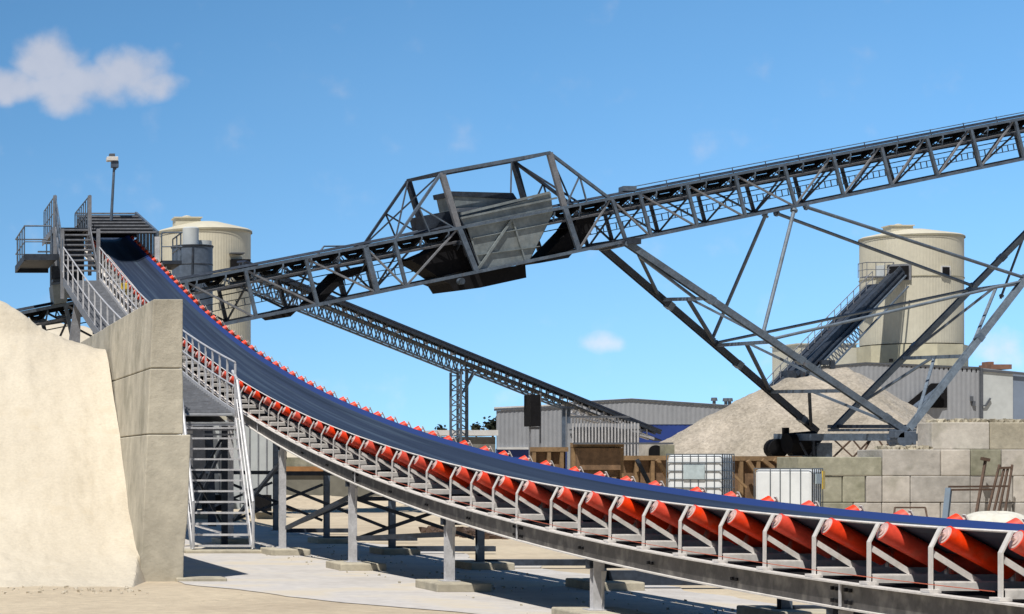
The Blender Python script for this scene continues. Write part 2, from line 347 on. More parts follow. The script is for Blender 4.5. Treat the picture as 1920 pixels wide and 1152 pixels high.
MB().sweep(path(XF + .075, 0, 11, 79), [(0, .0), (.012, .0), (.012, .27), (0, .27)]).build('light_block_sheet', M['dark'], mc)  # added unseen sheet, blocks light coming in under the belt from the far side
# channel stringers: dark web with pale dusty flanges
def stringer(x, s):
    o = MB().sweep(path(x, 0, 11, 79), [(0, -.014), (.012 * s, -.014), (.012 * s, -.206), (0, -.206)]).build('stringer', M['string'], mc)
    fl = MB()
    fl.sweep(path(x, 0, 11, 79), [(-.045 * s, 0), (.06 * s, 0), (.06 * s, -.014), (-.045 * s, -.014)])
    fl.sweep(path(x, 0, 11, 79), [(-.045 * s, -.206), (.06 * s, -.206), (.06 * s, -.22), (-.045 * s, -.22)])
    fl.build('flange', M['flange'], o)
    y = 17.4; bm0 = None
    def bolt(yy, zz):
        nonlocal bm0
        if s < 0 or yy > 40: return
        if bm0 is None:
            bm0 = MB().box((XC, 15, 0), (.02, .03, .03)).build('bolt', M['black'], o); q_ = bm0
        else:
            q_ = bm0.copy(); C.objects.link(q_); q_.parent = o
        q_.location = (x - .012 * s - XC, yy - 15, zz)
    while y < 74:
        z = zs(y) - .11
        MB().box((x - .022 * s, y, z), (.012, .03, .185)).build('joint_plate', M['galv'], o)
        for dy in (-.16, -.08, .08, .16):
            for dz in (-.05, .05): bolt(y + dy, z + dz + sl(y) * dy)
        for k in (1, 2, 3):
            yy = y + k * 2.1; bolt(yy, zs(yy) - .12); bolt(yy + .1, zs(yy + .1) - .12)
        y += 8.65
stringer(XN - .04, 1); stringer(XF + .04, -1)

# idler prototype (origin on the stringer top, at the belt centre)
def idler_proto(root, mats, full=True):
    fm, rm, em = mats
    f = MB()
    for s in (-1, 1):
        if full: f.box((s * HW, 0, .012), (.09, .14, .024))
        f.box((s * HW, 0, .18), (.012, .055, .322))                        # upright
        f.bar((s * HW, 0, .338), (s * (HW - .075), 0, .49), .055, .012, (s * .5, 0, .5))   # inclined top
        f.bar((s * (HW - .008), .004, .30), (s * (HW - .38), .004, .065), .045, .013, (0, 1, 0))     # diagonal brace
        f.box((s * (AI - .02), 0, .105), (.012, .045, .08))                # inner brackets
    f.box((0, -.034, .045), (2 * HW - .03, .008, .062)); f.box((0, 0.002, .08), (2 * HW - .03, .064, .008))
    fo = f.build('idler_frame', fm, None, bevel=0); fo.parent = root; fo['_o'] = (0, 0, 0)
    n_ = 22 if full else 10
    rs = []
    for s in (-1, 1):
        a_ = V((s * AE, 0, axz(AE))); b_ = V((s * AI, 0, axz(AI)))
        ax = (b_ - a_).normalized()
        r = MB(); r.tube(a_, b_, RR, n_)
        ro = r.build('roller', rm, fo, smooth=True); rs.append(ro)
        if full:
            cap = MB(); cap.tube(a_ - ax * .004, a_ + ax * .008, RR * .86, n_); cap.tube(a_ - ax * .045, a_, .016, 8)
            cap.tube(a_ - ax * .012, a_ - ax * .004, RR * .55, n_)
            rs.append(cap.build('end_cap', em, fo, smooth=True))
    r = MB(); r.tube((-AI + .05, 0, CZ), (AI - .05, 0, CZ), RR, n_); rs.append(r.build('roller', rm, fo, smooth=True))
    return fo, rs
def copy_part(fo, rs, root, loc, rot):
    c = fo.copy(); C.objects.link(c); c.parent = root; c.location = loc; c.rotation_euler = rot
    for r in rs:
        d = r.copy(); C.objects.link(d); d.parent = c
    return c
fo, rs = idler_proto(mc, (M['white'], M['red'], M['rend']))
ylist = [13.07 + .99 * k for k in range(13)] + [26.27, 27.26, 28.25, 29.25, 30.5, 31.5, 32.5, 33.5, 34.65, 35.6]
y = 35.6
k = 0
while y < 77.6:
    k += 1; y += .985 if k % 9 else 1.22; ylist.append(y)
for i, y in enumerate(ylist):
    loc = (0, y - 15, zs(y) + .002); rot = (math.atan(sl(y)), 0, 0)
    if i == 0: fo.location = loc; fo.rotation_euler = rot
    else: copy_part(fo, rs, mc, loc, rot)
# supports
def post_pair(y, first=False):
    xa, xb = 8.03, 10.22
    za = zs(y) - .22
    p = MB(); p.ibeam((xa, y, .12), (xa, y, za - .02), .12, .12, (0, 1, 0), .012, .01)
    p.box((xa, y, .125), (.24, .26, .015))
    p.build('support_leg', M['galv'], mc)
    p = MB(); p.ibeam((xb, y + .3, .12), (xb, y + .3, za - .12), .13, .12, (0, 1, 0), .012, .01)
    p.box((xb, y + .3, .11), (.26, .3, .02))
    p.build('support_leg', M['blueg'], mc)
    b = MB(); b.bar((xa - .1, y + .02, za - .05), (xb + .1, y + .29, za - .05), .1, .1); b.build('cross_beam', M['dark'], mc)
    b = MB(); gh = .2 if abs(y - 29.4) < .1 else .1; b.bar((xb + .09, y + .33, gh / 2 + .05), (xb + 2.0, y + .33, gh / 2 + .05), .2, gh); b.build('ground_beam', M['dark'], mc)
    if za > 1.1:
        b = MB(); b.bar((xa + .08, y + .1, min(za - .3, 1.56)), (xb - .08, y + .3, min(za - .3, 1.56)), .07, .07)
        b.build('tie_bar', M['dark'], mc)
        b = MB(); b.bar((xa + .08, y + .12, .5), (xb - .08, y + .32, min(za - .3, 1.3)), .012, .06, (0, 0, 1))
        b.bar((xa + .08, y + .16, min(za - .3, 1.3)), (xb - .08, y + .36, .5), .012, .06, (0, 0, 1)); b.build('cross_brace', M['dark'], mc)
    # small haunch under the flange
    hn = MB(); hn.prism([(xa + .02, y - .085, za - .5), (xa + .075, y - .085, za - .125), (xa + .02, y - .085, za - .125)], (0, .01, 0)); hn.build('haunch', M['white'], mc)
yy = [17.55, 23.45, 29.4, 35.25, 41.2, 47.1, 53.0]
for y in yy: post_pair(y)
for y0_, y1_ in ((29.4, 35.25), (35.25, 41.2), (41.2, 47.1), (47.1, 53.0)):
    b = MB(); b.bar((8.1, y0_ + .1, zs(y0_) - .45), (8.1, y1_ - .1, .52), .07, .07); b.build('longitudinal_brace', M['dark'], mc)
for i, y in enumerate(yy[:6]):
    for j, (x, yo) in enumerate(((8.03, 0), (10.22, .3))):
        wd = .75 if j == 0 else .72
        f = MB(); f.box((x + .05, y + yo, .055), (wd, 1.15, .13)); o = f.build('concrete_footing', M['conc'], bevel=.02)
        ordn = ['nearest', 'second nearest', 'third nearest', 'third farthest', 'second farthest', 'farthest'][i]
        tag(o, '%s concrete pad under the %s row of conveyor legs' % (ordn, ['front sunlit', 'rear shaded'][j]), 'concrete footing', 'concrete pads under the conveyor legs')
# tall back supports under the head
for x, y, x2 in ((8.1, 60.5, 8.1), (9.6, 60.5, 9.8), (8.1, 71.6, 8.1), (9.8, 69.5, 9.8)):
    p = MB(); p.ibeam((x2, y, 0), (x, y, zs(y) - .23), .22, .2, (0, 1, 0), .014, .012); p.build('support_leg', M['dark'], mc)
# head pulley and chute
p = MB(); p.tube((8.15, 79.5, zs(79.5) - .02), (9.7, 79.5, zs(79.5) - .02), .27, 24); p.build('head_pulley', M['dark'], mc, smooth=True)
cd = MB()
pts = [V((7.93, y, zs(y) + .07)) for y in [15 + .5 * i for i in range(110)]]
cd.pipe(pts, .0035, 5); cd.build('pull_cord', M['cord'], mc)
yb = MB(); yb.box((7.78, 64.6, zs(64.6) + .62), (.22, .18, .2)); yb.box((7.86, 64.6, zs(64.6) + .5), (.04, .04, .3)); yb.build('emergency_stop_box', M['yellow'], mc, bevel=.02)

# ================================================================== WALKWAY, STAIRS AND HEAD PLATFORM
def railing(parent, pts, h, mats=None, gap=1.0, mid=True, r=.021, flat=True, posts=True, mids=(.5,)):
    """pts: floor-level polyline; rail tubes plus separate posts"""
    m = mats or M['galv']; pts = [V(p) for p in pts]; up = V((0, 0, h))
    rl = MB(); rl.pipe([p + up for p in pts], r, 8)
    if mid:
        for f_ in mids: rl.pipe([p + up * f_ for p in pts], r * .8, 6)
    ro = rl.build('handrail', m, parent, smooth=True)
    if posts:
        d = 0; L_ = sum((b - a).length for a, b in zip(pts, pts[1:])); n = max(1, round(L_ / gap))
        for k in range(n + 1):
            s_ = L_ * k / n; acc = 0
            for a, b in zip(pts, pts[1:]):
                l = (b - a).length
                if s_ <= acc + l + 1e-6:
                    q = lerp(a, b, (s_ - acc) / l); break
                acc += l
            pm = MB()
            if flat: pm.box((q.x, q.y, q.z + h / 2 - .012), (.045, .012, h - .03))
            else: pm.tube(q, q + up * .98, r * .9, 6)
            pm.build('post', m, ro)
    return ro
XL_, XR_ = 6.42, 7.6
wk = thing('conveyor_walkway', 'grey inclined steel walkway with handrails along the side of the red-rollered conveyor', 'walkway', (7, 44, 0))
def dz_(y): return zs(y) + .07
wy = [44 + .8 * i for i in range(33)]
fl = MB(); fl.sweep([V((7.01, y, dz_(y))) for y in wy], [(-.56, 0), (.56, 0), (.56, -.03), (-.56, -.03)]); fl.build('deck', M['grating'], wk)
for s, x in ((-1, XL_), (1, XR_)):
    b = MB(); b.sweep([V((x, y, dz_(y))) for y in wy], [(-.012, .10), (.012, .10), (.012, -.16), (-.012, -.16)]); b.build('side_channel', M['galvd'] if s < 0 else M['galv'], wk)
st = MB()
for i in range(84):
    y = 44.3 + i * .3
    st.box((7.01, y, dz_(y) + .03), (1.1, .05, .05))
o_ = st.build('cleat', M['galvd'], wk)
railing(wk, [(XR_, y, dz_(y) + .08) for y in wy[::2]], 1.0, gap=.98)
railing(wk, [(XL_, y, dz_(y) + .08) for y in wy[::2]], 1.0, gap=1.6)
# underside brackets to the conveyor and tall columns
for y in (46.5, 50, 53.6, 57, 60.6, 64, 67.5):
    b = MB(); b.bar((XL_, y, dz_(y) - .21), (7.95, y, dz_(y) - .21), .07, .08); b.build('bracket', M['dark'], wk)
c_ = MB(); c_.prism([W(141, 562, 67), W(152, 562, 67), W(150, 650, 67), W(129, 650, 67)], (0, .3, 0)); c_.build('column', M['galvd'], wk)
c_ = MB(); c_.box((W(139, 700, 67.15).x, 67.15, 2.6), (.42, .3, 5.6)); c_.build('column', M['galvd'], wk)
# lower stair flight
ls = thing('access_staircase', 'steep grey steel staircase with open treads beside the concrete retaining wall', 'staircase', (7, 42.1, 0))
zl = 2.62; yb0, yt0 = 42.1, 44.0
for x in (XL_, XR_):
    b = MB(); b.bar((x, yb0, 0.02), (x, yt0, zl + .02), .025, .2, (0, -1, 1)); b.build('stair_stringer', M['galv'], ls)
for i in range(12):
    t = (i + .6) / 12.2; b = MB(); b.box((7.01, yb0 + (yt0 - yb0) * t, zl * t), (XR_ - XL_ - .03, .24, .035)); b.build('tread', M['galv'], ls)
for x in (XL_, XR_):
    hr = MB()
    hr.pipe([V((x, yb0 - .15, .1)), V((x, yb0 - .15, 1.0)), V((x, yt0 - .25, zl + .85)), V((x, yt0 + .3, zl + 1.06))], .032, 8)
    hr.tube((x, yb0 - .1, .55), (x, yt0 - .2, zl + .45), .017, 8)
    for t in (.02, .34, .66, .97):
        hr.bar((x + .02, lerp(yb0, yt0, t), zl * t), (x + .02, lerp(yb0, yt0, t) - .08, zl * t + .98), .055, .02, (1, 0, 0))
    hr.build('handrail', M['galv'], ls, smooth=True)
# landing with its plate facing the yard
b = MB(); b.box((7.01, 44.55, zl - .02), (1.2, 1.1, .03)); b.build('landing', M['grating'], ls)
b = MB()
for k, zz in enumerate((.0, -.1, -.2)): b.box((7.01, 44.02 + .03 * k, zl - .06 + zz), (1.16, .02, .04))
b.build('landing_beam', M['galvd'], ls)
for x in (XL_ + .05, XR_ - .05):
    b = MB(); b.ibeam((x, 45.0, 0), (x, 45.0, zl - .05), .12, .12, (0, 1, 0), .01, .01); b.build('landing_leg', M['dark'], ls)
b = MB(); b.bar((XL_ + .1, 45.02, .5), (XR_ - .1, 45.06, 2.3), .05, .05); b.bar((XL_ + .1, 45.1, 2.3), (XR_ - .1, 45.14, .5), .05, .05); b.build('cross_brace', M['dark'], ls)
b = MB()
b.prism([(6.45, 44.95, zl + .02), (7.56, 44.95, zl + .02), (7.56, 45.0, dz_(45) - .04), (6.45, 45.0, dz_(45) - .04)][:2] + [(7.56, 51.0, dz_(51) - .17), (6.45, 51.0, dz_(51) - .17)], (0, 0, .012))
b.build('soffit_plate', M['grating'], ls)
bt = MB(); bt.box((6.98, 42.1, .03), (1.5, .9, .07)); tag(bt.build('concrete_step', M['conc'], bevel=.02), 'low concrete step at the foot of the open-tread steel staircase', 'step')

# head platform
hp = thing('head_platform', 'railed steel stairs and platform around the raised head of the curved conveyor', 'platform', (7, 72, 0))
for i in range(9):
    z = 8.15 + .2 * i; y = 70.3 + .3 * i
    b = MB(); b.box((7.01, y, z), (1.1, .26, .045)); b.build('tread', M['galvd'], hp)
for x in (XL_, XR_):
    b = MB(); b.bar((x, 69.9, 7.95), (x, 72.9, 9.95), .03, .24); b.bar((x, 72.85, 9.85), (x, 77.9, 9.85), .028, .2); b.build('side_channel', M['galvd'], hp)
b = MB(); b.box((7.01, 75.4, 9.84), (1.14, 5.1, .04)); b.build('deck', M['dark'], hp)
railing(hp, [(XL_, 69.95, 8.1), (XL_, 72.6, 9.88), (XL_, 77.2, 9.88)], 1.05, M['blueg'], gap=.75)
railing(hp, [(XR_, 72.6, 9.88), (XR_, 77.8, 9.88)], 1.05, M['blueg'], gap=.75)
for x in (XL_, XR_):
    b = MB(); b.bar((x, 70.0, 7.2), (x, 70.0, 9.5), .12, .1); b.build('column', M['galvd'], hp); b = MB(); b.bar((x - .01, 72.6, 8.2), (x - .01, 72.6, 10.92), .12, .11); b.build('column', M['galvd'], hp)
b = MB(); b.box((7.0, 74.6, 8.7), (1.05, 1.6, 2.1)); b.build('drive_unit', M['dark'], hp)
# left annex seen from below
b = MB(); b.box((5.78, 72.6, 8.66), (1.16, 4.2, .08)); b.box((5.78, 70.5, 8.62), (1.16, .08, .2)); b.box((5.78, 74.7, 8.60), (1.16, .08, .24)); b.box((5.22, 72.6, 8.60), (.06, 4.1, .22)); b.build('annex_deck', M['dark'], hp)
railing(hp, [(6.1, 70.5, 8.7), (5.22, 70.5, 8.7), (5.22, 74.7, 8.7), (6.3, 74.7, 8.7)], .95, M['blueg'], gap=.95, flat=False, mids=(.45,), r=.026)
# stringer/stair up to the annex
for z in (8.75, 8.98, 9.2):
    b = MB(); b.box((6.2, 74.5, z), (.45, .2, .04)); b.build('tread', M['blueg'], hp)
# slatted hood over the head
hd = thing('head_hood', 'dark slatted hood of broad cross bars over the top end of the curved belt', 'hood', (8.8, 75, 9))
HZ = lambda y: 9.46 + (y - 72.2) * .228
for i in range(7):
    y = 72.2 + i * .96; xb_ = 9.82
    b = MB(); b.box((8.73, y, HZ(y) + .17), (2.2, .12, .05)); b.build('cross_bar', M['galvd'], hd)
b = MB(); b.prism([(7.66, 72.4, HZ(72.4) + .09), (9.8, 72.4, HZ(72.4) + .09), (9.8, 78, HZ(78) + .09), (7.66, 78, HZ(78) + .09)], (0, 0, .02)); b.build('cover_plate', M['black'], hd)
b = MB(); b.bar((9.84, 72.1, HZ(72.1) + .1), (9.84, 78, HZ(78) + .12), .08, .22); b.build('edge_beam', M['blueg'], hd)
for i in range(7):
    y = 72.15 + i * .9
    b = MB(); b.bar((9.86, y, zs(min(y, 75)) + .1), (9.86, y, HZ(y)), .1, .06); b.build('side_post', M['galvd'], hd)
b = MB(); b.bar((9.80, 72.0, 7.3), (9.80, 72.0, 9.45), .16, .12); b.build('corner_post', M['galv'], hd)
b = MB(); b.box((8.8, 78.3, 10.45), (2.2, .06, .7)); b.build('end_plate', M['black'], hd)
# right hand annex
ra = thing('side_gallery', 'small railed gallery sticking out right of the conveyor head by the grey tank', 'gallery', (10.5, 78, 8))
g0, g1 = W(303, 492, 74), W(341, 492, 74)
b = MB(); b.box(((g0.x + g1.x) / 2, 75.2, g0.z), (g1.x - g0.x, 2.4, .12)); b.bar((g0.x, 76, g0.z - .3), (g1.x - .1, 76, g0.z - .3), .2, .35); b.build('deck', M['dark'], ra)
railing(ra, [(g0.x, 74, g0.z + .05), (g1.x, 74, g0.z + .05), (g1.x, 76.2, g0.z + .05)], .98, M['blueg'], gap=.9, flat=False, r=.028)
# camera on its pole
cp = thing('surveillance_camera', 'pole-mounted camera unit standing up from the conveyor head hood', 'camera', W(208.5, 412, 76))
b = MB(); b.tube(W(208.5, 414, 76), W(214, 312, 76), .055, 10, .045); b.build('pole', M['blueg'], cp, smooth=True)
c_ = W(213, 300, 76)
b = MB(); b.box((c_.x - .05, 76, c_.z + .02), (.4, .35, .15)); b.build('housing', M['white'], cp, bevel=.02)
b = MB(); b.box((c_.x - .06, 76, c_.z + .155), (.2, .24, .11)); b.build('top_cover', M['trim'], cp, bevel=.01)
b = MB(); b.box((c_.x + .04, 76, c_.z - .17), (.26, .24, .22)); b.tube((c_.x + .04, 76, c_.z - .28), (c_.x + .04, 76, c_.z - .36), .08, 12, .05); b.build('motor_mount', M['tank'], cp, bevel=.01)
# chute hanging at the back
ch = thing('discharge_chute', 'grey tapered discharge chute hanging left of the walkway over the dark conveyor', 'chute', W(115, 570, 72))
b = MB(); q = [W(98, 534, 71.5), W(127, 530, 71.5), W(126, 566, 71.5), W(102, 570, 71.5)]; b.prism(q, (0, 1.3, 0)); b.build('hopper_body', M['hopper'], ch)
b = MB(); b.bar(W(96, 533, 71.4), W(129, 529, 71.4), .06, .07); b.box(W(112, 520, 72.3), (.5, .5, .35)); b.build('rim', M['blueg'], ch)
b = MB(); b.box(W(107, 512, 72.0), (.42, .5, .42)); b.build('gearbox', M['dark'], ch)

# ================================================================== TRUSS CONVEYOR (inclined, mid distance)
def TY(px): return 69.79 / (1 - .319 * (px - VX) / F)
def TS(px, py, s):            # point that far behind the near lattice plane, on the sight line of (px, py)
    return W(px, py, (69.79 + 1.05 * s) / (1 - .319 * (px - VX) / F))
def T(px, py, s=0.0):
    y = TY(px); return W(px, py, y) + V((-.304, .953, 0)) * s
SIDE = V((-.304, .953, 0)).normalized()
ytop = lambda px: 527.6 - .1943 * (px - 347)
ybot = lambda px: 603.5 - .2064 * (px - 442)
TW = 2.2
tr = thing('truss_conveyor', 'long dark steel lattice conveyor climbing to the right on splayed legs', 'conveyor', T(900, 506))
T0t, T1t = T(-60, ytop(-60)), T(2080, ytop(2080)); T0b, T1b = T(-60, ybot(-60)), T(2080, ybot(2080))
U = (T1t - T0t).normalized(); NU = U.cross(SIDE).normalized()
if NU.z < 0: NU = -NU
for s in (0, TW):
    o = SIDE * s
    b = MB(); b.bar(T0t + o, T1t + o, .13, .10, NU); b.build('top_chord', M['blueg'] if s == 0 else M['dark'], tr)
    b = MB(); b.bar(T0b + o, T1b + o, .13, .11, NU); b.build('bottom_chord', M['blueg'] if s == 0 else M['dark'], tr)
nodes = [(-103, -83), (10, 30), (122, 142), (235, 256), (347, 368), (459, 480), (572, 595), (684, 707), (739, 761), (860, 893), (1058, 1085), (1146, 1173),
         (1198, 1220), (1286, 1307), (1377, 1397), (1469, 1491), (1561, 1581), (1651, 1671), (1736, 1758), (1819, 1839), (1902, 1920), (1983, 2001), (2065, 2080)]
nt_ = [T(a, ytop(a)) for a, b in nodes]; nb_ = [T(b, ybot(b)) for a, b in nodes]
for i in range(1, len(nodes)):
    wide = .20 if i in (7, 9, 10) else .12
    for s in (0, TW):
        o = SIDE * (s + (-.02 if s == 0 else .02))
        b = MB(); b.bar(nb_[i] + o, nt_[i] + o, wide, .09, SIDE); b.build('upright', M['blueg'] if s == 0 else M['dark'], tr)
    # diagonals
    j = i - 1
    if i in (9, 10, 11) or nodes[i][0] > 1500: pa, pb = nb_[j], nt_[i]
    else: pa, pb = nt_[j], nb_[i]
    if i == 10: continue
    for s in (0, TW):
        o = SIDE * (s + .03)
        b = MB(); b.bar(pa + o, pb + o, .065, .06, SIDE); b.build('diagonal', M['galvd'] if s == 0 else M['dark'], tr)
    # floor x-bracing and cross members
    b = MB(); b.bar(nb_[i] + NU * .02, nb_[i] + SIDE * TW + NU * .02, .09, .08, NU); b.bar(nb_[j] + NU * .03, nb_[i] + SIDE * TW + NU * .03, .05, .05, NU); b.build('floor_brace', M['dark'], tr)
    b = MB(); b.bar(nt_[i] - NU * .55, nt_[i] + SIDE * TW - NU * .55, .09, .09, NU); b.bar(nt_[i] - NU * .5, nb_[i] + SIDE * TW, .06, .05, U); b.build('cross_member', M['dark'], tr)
hb = .43      # idler bearer depth below top chord
for s in (.26, 1.94):
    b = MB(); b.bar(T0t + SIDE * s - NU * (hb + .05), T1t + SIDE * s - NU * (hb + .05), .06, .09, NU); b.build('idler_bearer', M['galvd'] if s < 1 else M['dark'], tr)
b = MB()
pth = [lerp(T0t, T1t, t) + SIDE * 1.1 - NU * hb for t in (0, .5, 1)]
b.sweep(pth, prof, SIDE); b.build('belt', M['black'], tr)
b = MB(); b.sweep([p - NU * .30 for p in pth], [(-.6, 0), (.6, 0), (.6, -.02), (-.6, -.02)], SIDE); b.build('return_belt', M['black'], tr)
b = MB(); b.sweep([p + NU * .0 for p in pth], [(-.86, .50), (-.70, .58), (-.70, .60), (-.87, .515)], SIDE); b.build('belt_cover', M['dark'], tr)
fo2, rs2 = idler_proto(tr, (M['blueg'], M['black'], M['black']), full=False)
rotm = Matrix((SIDE, -U if False else U, NU)).transposed()    # local x across, y along, z up
n_i = 44; Lt = (T1t - T0t).length; base0 = V(tr['_o'])
for i in range(n_i):
    p = lerp(T0t, T1t, (i + .5) / n_i) + SIDE * 1.1 - NU * hb
    e = rotm.to_euler(); loc = p - base0
    if i == 0: fo2.location = loc; fo2.rotation_euler = e
    else: copy_part(fo2, rs2, tr, loc, e)
# cable ladder on the far side, handrail line along the top
b = MB()
for n_ in (.95, 1.2): b.bar(T(1150, ytop(1150)) + SIDE * 2.05 - NU * n_, T1t + SIDE * 2.05 - NU * n_, .04, .03, NU)
Lc = (T1t - T(1150, ytop(1150))).length
for i in range(int(Lc / .3)):
    p = lerp(T(1150, ytop(1150)), T1t, i * .3 / Lc) + SIDE * 2.05; b.bar(p - NU * .95, p - NU * 1.2, .03, .03, SIDE)
b.build('cable_ladder', M['blueg'], tr)
b = MB()
for n_ in (1.0, 1.25): b.bar(T(420, ytop(420)) + SIDE * 2.05 - NU * n_, T(840, ytop(840)) + SIDE * 2.05 - NU * n_, .04, .03, NU)
for i in range(26):
    p = T(420 + i * 16, ytop(420 + i * 16)) + SIDE * 2.05; b.bar(p - NU * 1.0, p - NU * 1.25, .03, .03, SIDE)
b.build('cable_ladder', M['blueg'], tr)
b = MB(); b.tube(T(1190, ytop(1190) - 14) + SIDE * .3, T(2060, ytop(2060) - 11) + SIDE * .3, .02, 6)
for px in range(1200, 2060, 62): b.bar(T(px, ytop(px)) + SIDE * .3, T(px - 3, ytop(px) - 13) + SIDE * .3, .025, .025)
b.build('trip_wire', M['blueg'], tr)
b = MB(); b.pipe([T(612, 474) + SIDE * .6, T(624, 459) + SIDE * .6, T(690, 458) + SIDE * .6, T(740, 444) + SIDE * .6, T(800, 430) + SIDE * .6], .03, 6)
b.build('trip_wire', M['blueg'], tr)
# return belt loop and tail drums
b = MB(); b.prism([TS(587, 568, .6), TS(640, 512, .6), TS(690, 497, .6), TS(692, 507, .6), TS(648, 523, .6), TS(602, 570, .6)], SIDE * 1.0)
b.build('belt_loop', M['black'], tr)
b = MB(); b.tube(TS(540, 586, .3), TS(540, 586, .3) + SIDE * 1.1, .15, 14); b.build('tail_drum', M['black'], tr); b = MB(); b.prism([TS(505, 592, .5), TS(520, 584, .5), TS(556, 572, .5), TS(562, 578, .5), TS(545, 594, .5), TS(515, 599, .5)], SIDE * .7); b.build('tail_cover', M['black'], tr)
# head-over frame above the transfer hopper
A1, B1 = T(828, 324), T(1030, 287)
def Q(px, py): return T(px, py)
A2, B2 = A1 + SIDE * TW, B1 + SIDE * TW
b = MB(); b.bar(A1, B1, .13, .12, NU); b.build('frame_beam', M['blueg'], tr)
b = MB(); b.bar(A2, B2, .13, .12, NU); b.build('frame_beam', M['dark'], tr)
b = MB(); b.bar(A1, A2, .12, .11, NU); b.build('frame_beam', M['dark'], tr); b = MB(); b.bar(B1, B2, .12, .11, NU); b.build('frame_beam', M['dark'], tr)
for a_, c_, m_ in ((A1, T(860, 431), 'galvd'), (B1, T(1058, 390), 'galvd'), (A2, T(860, 431) + SIDE * TW, 'dark'), (B2, T(1058, 390) + SIDE * TW, 'dark')):
    b = MB(); b.bar(a_, c_, .22, .12, SIDE); b.build('frame_post', M[m_], tr)
LA, RB = T(741, ytop(741)), T(1143, ytop(1143))
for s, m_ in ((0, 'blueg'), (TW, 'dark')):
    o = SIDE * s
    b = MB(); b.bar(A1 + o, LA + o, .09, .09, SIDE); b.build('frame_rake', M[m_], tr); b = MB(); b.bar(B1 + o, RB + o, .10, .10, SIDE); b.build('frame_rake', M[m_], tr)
    b = MB(); b.bar(T(858, 432) + o, lerp(A1, LA, .5) + o, .05, .05, SIDE); b.bar(lerp(A1, LA, .5) + o, lerp(LA, T(860, 431), .55) + o, .05, .05, SIDE)
    b.bar(lerp(B1, RB, .5) + o, T(1060, 389) + o, .05, .05, SIDE); b.bar(lerp(B1, RB, .5) + o, lerp(T(1058, 390), RB, .5) + o, .05, .05, SIDE); b.build('frame_tie', M[m_], tr)
b = MB(); b.bar(LA, A2, .05, .05); b.build('frame_tie', M['dark'], tr); b = MB(); b.bar(LA + SIDE * TW, A1, .05, .05); b.build('frame_tie', M['dark'], tr); b = MB(); b.bar(B1, RB + SIDE * TW, .05, .05); b.build('frame_tie', M['dark'], tr); b = MB(); b.bar(T(1085, 380), B2, .07, .07); b.bar(B2 + (A2 - B2) * .02, T(985, 370) + SIDE * .9, .06, .06); b.build('frame_tie', M['dark'], tr)
b = MB(); b.bar(T(840, 326) + SIDE * .02, T(904, 314.5) + SIDE * .02, .09, .07); b.build('frame_tie', M['dark'], tr)
# hopper
hpn = [T(866, 411), T(1036, 361), T(1040, 398), T(996, 487), T(904, 506), T(880, 430)]
b = MB(); b.prism([p + SIDE * .10 for p in hpn], SIDE * .03); hb_ = b.build('hopper_plate', M['hopper'], tr)
b = MB(); b.prism([p + SIDE * 1.9 for p in hpn], SIDE * .03); b.prism([hpn[0] + SIDE * .1, hpn[0] + SIDE * 1.9, hpn[4] + SIDE * 1.9, hpn[4] + SIDE * .1], U * .03)
b.prism([hpn[2] + SIDE * .1, hpn[2] + SIDE * 1.9, hpn[3] + SIDE * 1.9, hpn[3] + SIDE * .1], U * .03); b.build('hopper_shell', M['dark'], tr)
for (x0, y0, x1, y1, hh) in ((866, 401, 1032, 361, .09), (866, 409, 1046, 371, .07), (888, 447, 1030, 419, .03), (898, 478, 1013, 462, .03)):
    b = MB(); b.bar(T(x0, y0) + SIDE * .06, T(x1, y1) + SIDE * .06, .07, hh, NU); b.build('hopper_rib', M['hopper'], hb_)
b = MB(); b.bar(T(962, 410) + SIDE * .07, T(986, 488) + SIDE * .07, .06, .08, SIDE); b.build('hopper_rib', M['hopper'], hb_); b = MB(); b.bar(T(961, 411) + SIDE * .03, T(898, 504) + SIDE * .03, .09, .05, SIDE)
b.build('hopper_rib', M['hopper'], hb_)
b = MB(); b.prism([TS(850, 367, .5), TS(967, 373, .5), TS(975, 400, .5), TS(885, 425, .5), TS(860, 412, .5)], SIDE * 1.1); b.build('inlet_box', M['hopper'], tr)
b = MB(); b.prism([TS(846, 359, .45), TS(962, 362, .45), TS(970, 374, .45), TS(848, 368, .45)], SIDE * 1.2); b.build('inlet_rim', M['dark'], tr)
b = MB(); b.prism([TS(853, 391, .42), TS(905, 388, .42), TS(880, 398, .42), TS(858, 398, .42)], SIDE * .05); b.build('pale_lip', M['flange'], tr)
b = MB(); b.prism([TS(793, 405, .5), TS(857, 393, .5), TS(862, 430, .5), TS(801, 437, .5)], SIDE * .9); b.build('skirt_box', M['dark'], tr)
b = MB(); b.prism([TS(823, 524, .3), TS(985, 496, .3), TS(987, 521, .3), TS(900, 540, .3), TS(852, 546, .3), TS(843, 532, .3)], SIDE * 1.4); b.build('lower_chute', M['black'], tr)
b = MB(); b.prism([TS(985, 490, .4), TS(1078, 470, .4), TS(1066, 484, .4), TS(1010, 494, .4)], SIDE * 1.2); b.build('skid_plate', M['black'], tr)
b = MB(); b.prism([TS(1086, 405, .5), TS(1118, 408, .5), TS(1096, 458, .5), TS(1062, 472, .5), TS(1020, 482, .5), TS(1070, 430, .5)], SIDE * .9); b.build('side_chute', M['black'], tr)
b = MB(); b.prism([TS(812, 470, .5), TS(845, 445, .5), TS(885, 436, .5), TS(900, 500, .5), TS(822, 520, .5), TS(800, 505, .5), TS(770, 488, .5)], SIDE * .9); b.build('side_chute', M['black'], tr)
b = MB(); b.tube(T(870, 527) + SIDE * .1, T(870, 527) + SIDE * .4, .12, 12); b.build('bearing', M['blueg'], tr)
b = MB(); b.box(T(1193, 352) + SIDE * .5, (.5, .5, .18)); b.build('junction_box', M['blueg'], tr)

